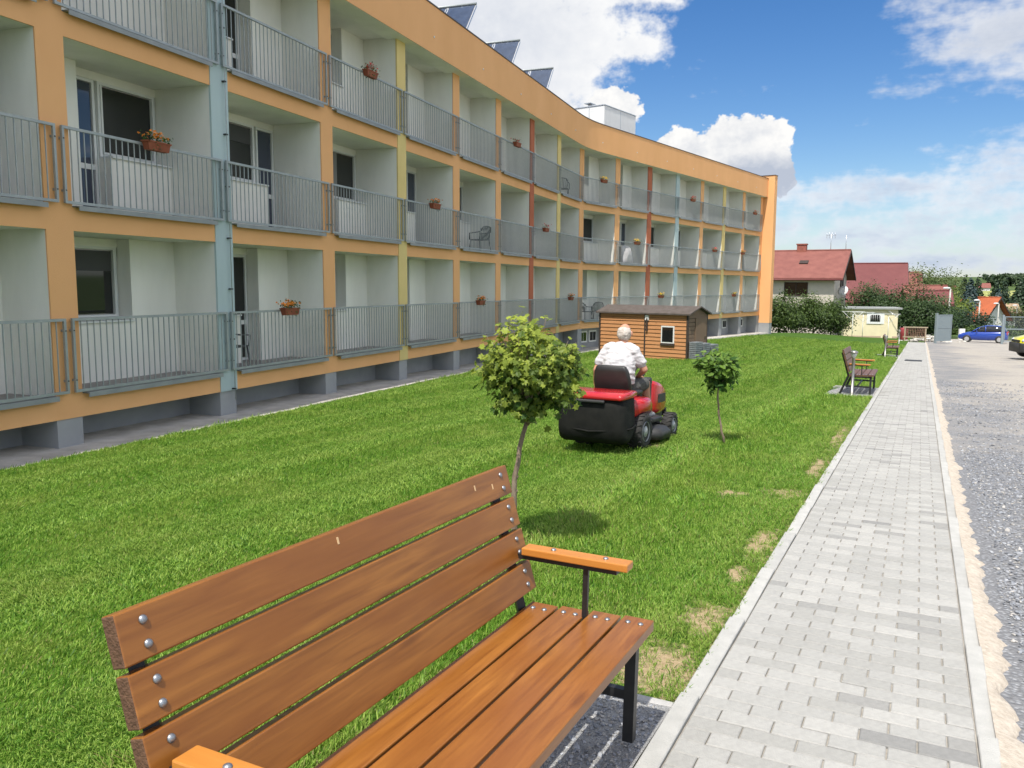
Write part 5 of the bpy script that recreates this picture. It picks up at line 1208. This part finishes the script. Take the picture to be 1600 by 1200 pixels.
# ------------------------------------------------------------------ houses, garage
M_TILE = mat('red_tile', (.175, .058, .045), .8, (.225, .08, .062), 1.2, 6, .6, 9); M_TILE2 = mat('dark_red_sheet', (.12, .024, .023), .6, (.145, .034, .031), .8, 4); M_TILE3 = mat('orange_tile', (.40, .10, .035), .8, (.34, .085, .03), 1.5, 5)
M_HW = mat('beige_render', (.56, .50, .43), .9, (.50, .45, .39), 1.2, 4); M_HW2 = mat('white_house_render', (.72, .71, .68), .9); M_WD = mat('dark_boards', (.035, .022, .018), .8, (.05, .032, .026), 10, 4, stretch=(6, 1, 1))
M_BRK = mat('chimney_brick', (.30, .10, .07), .9, (.22, .08, .055), 7, 4, .5, 30); M_YG = mat('cream_yellow_render', (.74, .66, .44), .9, (.68, .60, .40), 1.3, 4)
def house(name, label, Mx, L_, W_, wall_h, ridge_h, roof_m, wall_m, eave=.5, windows=(), chimney=None, gable_m=None, group=None):
    """ridge along x from -L..0 ; y=-W/2 is the side towards the camera; the x=0 gable is the near one"""
    t = thing(name, label, 'house', Mx, group); h = W_ / 2
    MB().box(-L_, 0, -h, h, -2.5, wall_h).build('wall', wall_m, t)
    b = MB()
    for x in (-L_, -.02): b.add([(x, -h, wall_h), (x, h, wall_h), (x, 0, ridge_h - .05), (x + .02, -h, wall_h), (x + .02, h, wall_h), (x + .02, 0, ridge_h - .05)], [(0, 1, 2), (3, 5, 4), (0, 3, 4, 1), (1, 4, 5, 2), (2, 5, 3, 0)])
    b.build('gable', gable_m or wall_m, t)
    sl = (ridge_h - wall_h) / h; roofs = []
    for sgn in (-1, 1):
        y0 = sgn * (h + eave); z0 = wall_h - eave * sl + .05
        roofs.append(MB().loft([[(x, y0, z0), (x, 0, ridge_h + .05), (x, 0, ridge_h + .22), (x, y0, z0 + .17)] for x in (-L_ - .6, .9)], 0, False).build('roof', roof_m, t))
        MB().loft([[(.9 + q_, y0, z0 - .10), (.9 + q_, 0, ridge_h - .06), (.9 + q_, 0, ridge_h + .20), (.9 + q_, y0, z0 + .16)] for q_ in (.002, .06)], 0, False).build('barge_board', M_WD, t)
    MB().tube([(-L_ - .6, -h - eave - .06, wall_h - eave * sl + .02), (.9, -h - eave - .06, wall_h - eave * sl + .02)], .08, 8).build('gutter', M_TILE2, t)
    MB().tube([(-L_ - .6, 0, ridge_h + .22), (.9, 0, ridge_h + .22)], .11, 8).build('ridge_cap', roof_m, t)
    if chimney: MB().box(chimney - .5, chimney + .5, -.35, .35, ridge_h - .3, ridge_h + .85).box(chimney - .57, chimney + .57, -.42, .42, ridge_h + .85, ridge_h + .98).build('chimney', M_BRK, roofs[0])
    for face, a, z, w_, hh in windows:
        Mw = Matrix.Translation((a, -h - .01, z)) if face == 'f' else Matrix.Translation((.01, a, z)) @ Matrix.Rotation(R(90), 4, 'Z')
        wo = MB().box(0, w_, -.05, .02, 0, .08).box(0, w_, -.05, .02, hh - .08, hh).box(0, .08, -.05, .02, .08, hh - .08).box(w_ - .08, w_, -.05, .02, .08, hh - .08).box(w_ * .5 - .04, w_ * .5 + .04, -.05, .02, .08, hh - .08).build('window', M_WD, t, Mw)
        MB().box(.06, w_ - .06, -.02, -.005, .06, hh - .06).build('pane', M_GL, wo)
    return t, roofs
def house_at(px, Y, py_ridge, az):
    p = atY(px, py_ridge, Y); return Matrix.Translation((p.x, p.y, float(gz(p.x, p.y)))) @ Matrix.Rotation(R(90) - R(az), 4, 'Z'), p.z - float(gz(p.x, p.y))
M1, h1 = house_at(1316, 92, 394, 118)
t, rf = house('village_house', 'beige house with a big red tiled roof, brick chimney and satellite dish', M1, 16, 10.5, h1 - 2.7, h1, M_TILE, M_HW, .7, [('f', -5.0, h1 - 4.75, 2.4, 1.45), ('f', -11, h1 - 4.75, 1.5, 1.4), ('g', -.5, h1 - 3.9, .9, 1.3), ('g', 1.2, h1 - 3.9, .9, 1.3)], -4.2)
sl = 2.7 / 5.25
MB().box(-.45, .45, -.35, .35, -.02, .08).build('skylight', M_WD, rf[0], Matrix.Translation((-3.5, -2.75, h1 - 2.75 * sl + .27)) @ Matrix.Rotation(math.atan(sl), 4, 'X'))
Md = M1 @ Matrix.Translation((.7, -3.4, h1 - 4.2)) @ Matrix.Rotation(R(-20), 4, 'Z') @ Matrix.Rotation(R(65), 4, 'X')
t = thing('satellite_dish', 'white satellite dish on the gable of the beige house', 'satellite dish', Md)
MB().lathe([(.05, 0), (.3, .03), (.55, .10), (.56, .11), (.3, .045), (.05, .015)], 20).build('dish', M_WM, t); MB().tube([(0, -.5, .08), (0, 0, .5)], .02, 6).sphere((0, 0, .5), .06, 8).build('feed_arm', M_AL, t); MB().tube([(0, 0, 0), (0, .1, -.45)], .03, 6).build('bracket', M_AL, t)
for dx, hh, lab in ((-1.2, 1.9, 'television aerial with spread rods on the tiled ridge beside the chimney'), (.35, 1.7, 'thin whip aerial at the gable end of the tiled ridge')):
    t = thing('aerial', lab, 'aerial', M1 @ Matrix.Translation((dx, 0, h1 + .15))); MB().tube([(0, 0, 0), (0, 0, hh)], .03, 6).build('mast', M_AL, t)
    b = MB()
    if hh > 1.8:
        b.tube([(-.5, 0, hh - .2), (.5, 0, hh - .2)], .02, 5)
        for q_ in (-.45, -.2, .1, .4): b.tube([(q_, -.35, hh - .15), (q_, .35, hh - .15)], .015, 5); b.tube([(q_, 0, hh - .55), (q_, 0, hh + .15)], .015, 5)
    else: b.tube([(-.12, 0, hh - .3), (.12, 0, hh - .3)], .015, 5)
    b.build('rods', M_AL, t)
M2, h2 = house_at(1407, 112, 414, 112); house('village_house', 'house under a plain dark red metal roof with small ridge vents', M2, 14, 11, h2 - 4.4, h2, M_TILE2, M_HW, .8, [('g', -.6, h2 - 4.0, 1.1, 1.3)], None)
M3, h3 = house_at(1432, 150, 427, 112); house('village_house', 'narrow bright red roof showing between the dark red roof and the birch', M3, 9, 9, h3 - 4, h3, M_TILE, M_HW2, .6)
M4, h4 = house_at(1468, 105, 449, 108); house('small_house', 'low brownish-red roof below the birch', M4, 3.6, 5, h4 - 1.7, h4, M_TILE, M_HW, .5)
M5, h5 = house_at(1474, 98, 457, 108); house('small_house', 'little dark red porch roof beside the lamp post', M5, 2.2, 3.0, h5 - 1.2, h5, M_TILE2, M_HW2, .4)
M6, h6 = house_at(1555, 128, 467, 150); house('village_house', 'far house with a vivid orange tiled roof', M6, 4.5, 6.5, h6 - 3.0, h6, M_TILE3, M_HW2, .5)
M7, h7 = house_at(1582, 150, 477, 110); house('village_house', 'far white house with a tan roof partly hidden by trees', M7, 5, 6, h7 - 1.2, h7, mat('tan_tile', (.34, .24, .15), .9), M_HW2, .3)
for px, Y, py, L_, lab in ((1494, 780, 427, 16, 'long far farm roof on the hill left of the pale field'), (1547, 820, 426, 11, 'small white far farmhouse on the hill crest')):
    p = atY(px, py, Y); z0 = float(gz(p.x, p.y)); house('farm_house', lab, Matrix.Translation((p.x, p.y, z0)) @ Matrix.Rotation(R(-20), 4, 'Z'), L_, 12, 2.8, 7.0, M_TILE, M_HW2, .6)
# pale field on the far hillside
V7 = []
for Y in np.linspace(420, 800, 16):
    for q_ in np.linspace(0, 1, 8):
        x = Y * math.tan(R(27.0 + q_ * 3.9)); V7.append((x, Y, float(gz(x, Y)) + .6))
i = (np.arange(15)[:, None] * 8 + np.arange(7)[None]); structure(link('field', np_mesh('field', np.array(V7), np.stack([i, i + 1, i + 9, i + 8], -1).reshape(-1, 4), mat('ripening_crop', (.27, .29, .075), .95, (.33, .33, .10), .02, 4))))

gL, gR = atY(1318, 526, 77.6), atY(1401, 529.5, 76.4)
ex = Vector((gR.x - gL.x, gR.y - gL.y, 0)); GLn = ex.length; ex.normalize(); ey = Vector((0, 0, 1)).cross(ex); z0 = gR.z; Mg = Matrix((ex, ey, Vector((0, 0, 1)))).transposed().to_4x4(); Mg.translation = (gL.x, gL.y, z0)
GH = atY(1360, 483, (gL.y + gR.y) / 2).z - z0; print('garage', GLn, GH)
t = thing('garage', 'flat-roofed cream yellow garage with a small white barred window', 'garage', Mg)
MB().box(0, GLn, 0, 3.0, -1.0, GH).build('wall', M_YG, t); MB().box(-.25, GLn + .3, -.3, 3.3, GH, GH + .16).build('roof', mat('grey_roof_edge', (.30, .31, .30), .8), t)
MB().box(-.004, GLn + .004, -.02, 0, -.9, .22).build('plinth', mat('pinkish_plinth', (.45, .33, .25), .9), t)
wx = GLn * .42; wz = GH * .5; wo = MB().box(wx, wx + 1.5, -.06, .0, wz, wz + 1.0).build('window', M_FR, t); MB().box(wx + .3, wx + 1.15, -.07, -.058, wz + .2, wz + .82).build('pane', M_GL, wo)
for q_ in range(5): MB().tube([(wx + .36 + q_ * .18, -.09, wz + .2), (wx + .36 + q_ * .18, -.09, wz + .82)], .012, 5).build('bar', M_FR, wo)
MB().box(GLn * .7, GLn * .7 + .95, -.03, 0, .05, 2.0).build('door', M_YG, t)
MB().tube([(GLn - .9, -.25, GH - .1), (GLn - .1, -.7, GH - .7)], .035, 6).build('downpipe', M_AL, t)
for k, (px, lab) in enumerate(((1331, 'thin white clothes-line post with slanted arms left of the garage window'), (1347, 'thin white clothes-line post directly below the garage window'), (1387, 'thin white clothes-line post in front of the garage door'))):
    g = atY(px, 528, 71); g.z = float(gz(g.x, g.y)); t = thing('clothes_post', lab, 'clothes post', Matrix.Translation(g) @ Matrix.Rotation(R(-20), 4, 'Z'), 'clothes-line posts by the garage')
    MB().tube([(0, 0, -.1), (0, 0, 1.9)], .025, 8).build('post', M_FR, t); MB().tube([(-.9, 0, 2.1), (.9, 0, 2.1)], .02, 6).tube([(0, 0, 1.3), (-.8, 0, 2.1)], .016, 6).tube([(0, 0, 1.3), (.8, 0, 2.1)], .016, 6).build('arms', M_FR, t)

# ------------------------------------------------------------------ yard end: rack, rubble, gates, lamps, cars
g = gpix(1429, 533); t = thing('wood_rack', 'open timber rack filled with dark split logs at the path end', 'rack', Matrix.Translation(g) @ Matrix.Rotation(R(-22), 4, 'Z'))
W_RK = mat('pale_timber', (.42, .34, .24), .9)
for x in (-.75, .75): MB().box(x - .04, x + .04, -.25, .25, 0, 1.1).build('post', W_RK, t)
MB().box(-.9, .9, -.27, -.22, 1.08, 1.16).box(-.9, .9, -.27, -.22, .30, .37).build('rail', W_RK, t)
b = MB(); M_LOG = mat('old_log', (.10, .055, .035), .95, (.20, .12, .08), 9, 4)
for k in range(9):
    for j in range(5): b.tube([(-.66 + k * .165 + .03 * math.sin(j * 5 + k), -.22, .43 + j * .14), (-.66 + k * .165, .22, .43 + j * .14)], .068, 7)
b.build('logs', M_LOG, t)['kind'] = 'stuff'
g = gpix(1412, 531); MB_ = MB(); MB_.lathe([(.28, 0), (.30, .05), (.31, .45), (.33, .5), (.32, .95), (.30, 1.0), (.05, 1.02)], 18); tag(MB_.build('barrel', mat('faded_red', (.34, .05, .06), .6), None, Matrix.Translation(g)), 'faded red barrel standing against the garage corner', 'barrel')
g = gpix(1452, 533); b = MB()
for k in range(60):
    q_ = rng.normal(0, 1, 2); x, y = q_[0] * .9, q_[1] * .4; z = max(0, .55 - .4 * (x / 1.2) ** 2 - .3 * abs(y)); b.box(-.16, .16, -.1, .1, -.05, .05, T=Matrix.Translation((x, y, z * rng.random())) @ Matrix.Rotation(rng.uniform(0, 3), 4, 'Z') @ Matrix.Rotation(rng.uniform(-.6, .6), 4, 'X'))
tag(b.build('rubble', mat('pale_rubble', (.55, .53, .48), .95, (.45, .42, .37), 5, 3), None, Matrix.Translation(g) @ Matrix.Rotation(R(-22), 4, 'Z')), 'heap of pale broken blocks beside the wood rack', 'rubble', kind='stuff')
M_GT = mat('blue_grey_gate', (.26, .31, .33), .5, metal=.4)
def gate_leaf(px, py, label, w, h, az, solid):
    g = gpix(px, py); t = thing('yard_gate', label, 'gate', Matrix.Translation(g) @ Matrix.Rotation(R(90) - R(az), 4, 'Z'), 'gate leaves of the yard')
    MB().box(-.07, .07, -.07, .07, -.1, h + .12).build('post', M_GT, t)
    MB().box(.1, .16, -.03, .03, .12, h).box(w - .06, w, -.03, .03, .12, h).box(.16, w - .06, -.03, .03, h - .06, h).box(.16, w - .06, -.03, .03, .12, .18).box(.16, w - .06, -.03, .03, h * .52, h * .56).build('frame', M_GT, t)
    b = MB()
    if solid:
        for k in range(int((w - .22) / .13)): b.box(.17 + k * .13, .17 + k * .13 + .115, -.012, .012, .18, h - .06)
    else:
        for k in range(int((w - .2) / .09)): b.box(.17 + k * .09, .176 + k * .09, -.004, .004, .18, h - .06)
        for k in range(int((h - .25) / .12)): b.box(.16, w - .06, -.003, .003, .2 + k * .12, .206 + k * .12)
    b.build('infill', M_GT, t)['kind'] = 'stuff'
gate_leaf(1461, 536, 'open blue-grey sheet gate leaf at the end of the path', 1.8, 2.1, 62, True)
gate_leaf(1565, 537, 'open mesh gate leaf standing behind the yellow van', 2.6, 2.1, 100, False)
g = gpix(1502, 531); tag(MB().prism(rrect(0, 0, .5, .22, .03), 0, .0 + 1.0).build('concrete_post', M_HW2, None, Matrix.Translation(g)), 'short white concrete post behind the front of the blue car', 'post')
M_LP = mat('concrete_lamp_post', (.46, .45, .41), .9)
for px, Y, pyt, lab in ((1482, 92, 450, 'tall street lamp next to the open sheet gate'), (1529, 112, 469, 'street lamp rising behind the blue car roof'), (1559, 126, 474, 'street lamp in front of the orange-roofed house'), (1588, 140, 477, 'street lamp behind the mesh gate leaf')):
    x, y, z = put(px, 500, Y); h = top_h(pyt, Y, z, px); t = thing('street_lamp', lab, 'street lamp', Matrix.Translation((x, y, z)) @ Matrix.Rotation(R(10), 4, 'Z'), 'street lamps beyond the yard')
    MB().tube([(0, 0, -.3), (0, 0, h - .1)], [.13, .08], 8).build('pole', M_LP, t)
    MB().sphere((-.45, 0, h - .02), .5, 10, 0, None, (1, .35, .25)).build('lamp_head', M_WM, t); MB().tube([(0, 0, h - .15), (-.3, 0, h - .05)], .05, 6).build('arm', M_LP, t)

M_BLU = mat('blue_car_paint', (.008, .045, .30), .25, coat=.8, spec=.5); M_YV = mat('yellow_van_paint', (.80, .72, .02), .3, coat=.6); M_ALW = mat('alloy', (.6, .6, .6), .35, metal=.7); M_LT = mat('headlamp_glass', (.55, .57, .6), .1, spec=.8); M_TL = mat('tail_lamp', (.45, .01, .01), .2)
def car_wheel(t, x, y, r, w):
    Mx = Matrix.Translation((x, y, r)) @ Matrix.Rotation(R(90), 4, 'X')
    wo = MB().lathe([(r * .62, -w * .3), (r * .64, -w / 2), (r * .92, -w / 2), (r, -w * .35), (r, w * .35), (r * .92, w / 2), (r * .64, w / 2), (r * .62, w * .3)], 24).build('wheel', M_TY, t, Mx)
    b = MB(); b.lathe([(.03, -w * .45), (r * .16, -w * .45), (r * .16, w * .45), (.03, w * .45)], 12); b.lathe([(r * .56, -w * .46), (r * .62, -w * .46), (r * .62, w * .46), (r * .56, w * .46)], 24)
    for k in range(7): b.box(-.022, .022, r * .1, r * .6, -w * .42, w * .42, T=Matrix.Rotation(2 * math.pi * k / 7, 4, 'Z'))
    b.lathe([(.02, -w * .40), (r * .58, -w * .40), (r * .58, w * .40), (.02, w * .40)], 20); b.build('rim', M_ALW, wo)
def car(name, label, Mx, prof, glass, W_, paint, lower, wheels, r, cat='car'):
    """prof: list of (x, z_bottom, z_belt, half width); glass: list of (x, z_belt, z_roof, half width belt, half width roof)"""
    t = thing(name, label, cat, Mx)
    rows = []
    for x, zb, zt, hw in prof:
        m_ = (zb + zt) / 2; rows.append([(x, hw * .86, zb), (x, hw * .98, zb + .10), (x, hw, m_), (x, hw * .985, zt - .10), (x, hw * .90, zt), (x, 0, zt + .03), (x, -hw * .90, zt), (x, -hw * .985, zt - .10), (x, -hw, m_), (x, -hw * .98, zb + .10), (x, -hw * .86, zb), (x, 0, zb)])
    MB().loft(rows).build('body', paint, t)
    rows = []
    for x, z0, z1, a, c_ in glass: rows.append([(x, a, z0), (x, (a + c_) / 2 + .015, (z0 + z1) / 2), (x, c_, z1 - .03), (x, c_ - .08, z1), (x, 0, z1 + .02), (x, -c_ + .08, z1), (x, -c_, z1 - .03), (x, -(a + c_) / 2 - .015, (z0 + z1) / 2), (x, -a, z0)])
    MB().loft(rows).build('glasshouse', M_GL, t)
    # roof skin and pillars over the glass
    rows = []
    for x, z0, z1, a, c_ in glass[1:-1]: rows.append([(x, c_ - .02, z1 - .02), (x, c_ - .08, z1 + .012), (x, 0, z1 + .034), (x, -c_ + .08, z1 + .012), (x, -c_ + .02, z1 - .02), (x, 0, z1 + .004)])
    MB().loft(rows).build('roof', paint, t)
    k = len(glass)
    for i in ((0, 1), (k // 2, k // 2), (k - 2, k - 1)):
        for sd in (-1, 1):
            A, B = glass[i[0]], glass[i[1]]
            lo_, hi_ = (A, B) if A[2] <= B[2] else (B, A)
            MB().tube([(lo_[0], sd * (lo_[3] + .008), lo_[1]), ((lo_[0] + hi_[0]) / 2, sd * ((lo_[3] + hi_[4]) / 2 + .02), (lo_[1] + hi_[2]) / 2), (hi_[0], sd * (hi_[4] + .004), hi_[2] - .01)], [.05, .045, .04], 6).build('pillar', paint, t)
    for x, y in wheels:
        for sd in (-1, 1):
            MB().lathe([(r * 1.07, -.15), (r * 1.07, .15)], 24).build('wheel_arch', M_BP, t, Matrix.Translation((x, sd * (W_ - .142), r * 1.04)) @ Matrix.Rotation(R(90), 4, 'X'))
            car_wheel(t, x, sd * (W_ - .075), r, .2)
    return t
cF, cR = gpix(1516, 536.5), gpix(1561, 537.5); Yc = 74.
pF = atY(1515, 536, 69.2); pR = atY(1562, 537, 68.0); ex = Vector((pF.x - pR.x, pF.y - pR.y, 0)); ex.normalize(); ey = Vector((0, 0, 1)).cross(ex)
Mc = Matrix((ex, ey, Vector((0, 0, 1)))).transposed().to_4x4() @ Matrix.Scale(.93, 4); Mc.translation = (pR.x, pR.y, float(gz(pR.x, pR.y)) - .03)
wb = (pF - pR).length; print('car wheelbase', wb, 'ray z', pF.z, 'ground', float(gz(pF.x, pF.y)))
f = 2.5 / 2.5
car_t = car('parked_car', 'small blue hatchback parked beyond the gate', Mc,
    [(-.62, .32, .80, .62), (-.52, .28, .95, .76), (0, .24, .98, .84), (.8, .22, .95, .85), (1.7, .22, .93, .85), (2.4, .24, .88, .84), (2.9, .26, .76, .78), (3.16, .30, .66, .66), (3.24, .36, .56, .5)],
    [(-.50, .94, 1.10, .66, .58), (-.22, .97, 1.42, .72, .58), (.4, .96, 1.49, .75, .60), (1.1, .95, 1.48, .76, .60), (1.55, .93, 1.36, .76, .60), (2.2, .90, .96, .74, .68)], .84, M_BLU, .2, [(0, 0), (2.5, 0)], .31)
for sd in (-1, 1):
    MB().sphere((2.92, sd * .60, .66), .14, 10, 0, None, (1.3, .6, .7)).build('headlight', M_LT, car_t); MB().box(-.60, -.50, sd * .66 - .08, sd * .66 + .08, .72, 1.0).build('tail_lamp', M_TL, car_t, bevel=.02)
    MB().sphere((1.75, sd * .93, 1.0), .1, 8, 0, None, (.6, 1, .7)).build('wing_mirror', M_BLU, car_t)
gv = gpix(1622, 562); pv = gv; zv = float(gz(gv.x, gv.y))
Mv = Matrix.Translation((gv.x, gv.y, zv)) @ Matrix.Rotation(R(168), 4, 'Z') @ Matrix.Translation((-2.75, -.80, 0))
van = car('delivery_van', 'bright yellow van with a black bumper parked on the gravel yard', Mv,
    [(-.75, .40, 1.15, .80), (-.65, .30, 1.2, .86), (0, .26, 1.2, .88), (1.5, .24, 1.18, .88), (2.35, .26, 1.10, .88), (2.85, .28, 1.02, .84), (3.30, .32, .90, .74), (3.42, .36, .74, .62)],
    [(-.72, 1.15, 1.75, .76, .70), (-.60, 1.18, 1.86, .80, .72), (.5, 1.18, 1.88, .82, .74), (1.4, 1.17, 1.86, .82, .74), (1.9, 1.14, 1.68, .80, .70), (2.6, 1.05, 1.10, .76, .70)], .88, M_YV, .2, [(0, 0), (2.75, 0)], .33, 'van')
MB().loft([[(x, a, c_) for a, c_ in rrect(0, .50, w_, .42, .06, 3)] for x, w_ in ((2.95, 1.70), (3.25, 1.62), (3.46, 1.40), (3.50, 1.2))]).build('bumper', M_BP, van)
for sd in (-1, 1):
    MB().sphere((3.22, sd * .62, .82), .16, 10, 0, None, (1.2, .8, .6)).build('headlight', M_LT, van); MB().sphere((1.95, sd * .98, 1.2), .12, 8, 0, None, (.6, 1, .8)).build('wing_mirror', M_BP, van)
MB().box(3.40, 3.45, -.45, .45, .74, .84).build('grille', M_BP, van)
# roadside bank beyond the yard
V8 = []
for s in np.linspace(93, 112, 12):
    for p in np.linspace(.5, 80, 40): x, y = xy(s, p); V8.append((x, y, float(gz(x, y)) + .02 + .5 * math.exp(-((s - 104) / 4) ** 2)))
i = np.arange(11)[:, None] * 40 + np.arange(39)[None]; structure(link('roadside_bank', np_mesh('roadside_bank', np.array(V8), np.stack([i, i + 1, i + 41, i + 40], -1).reshape(-1, 4), MATS['meadow'], True)))
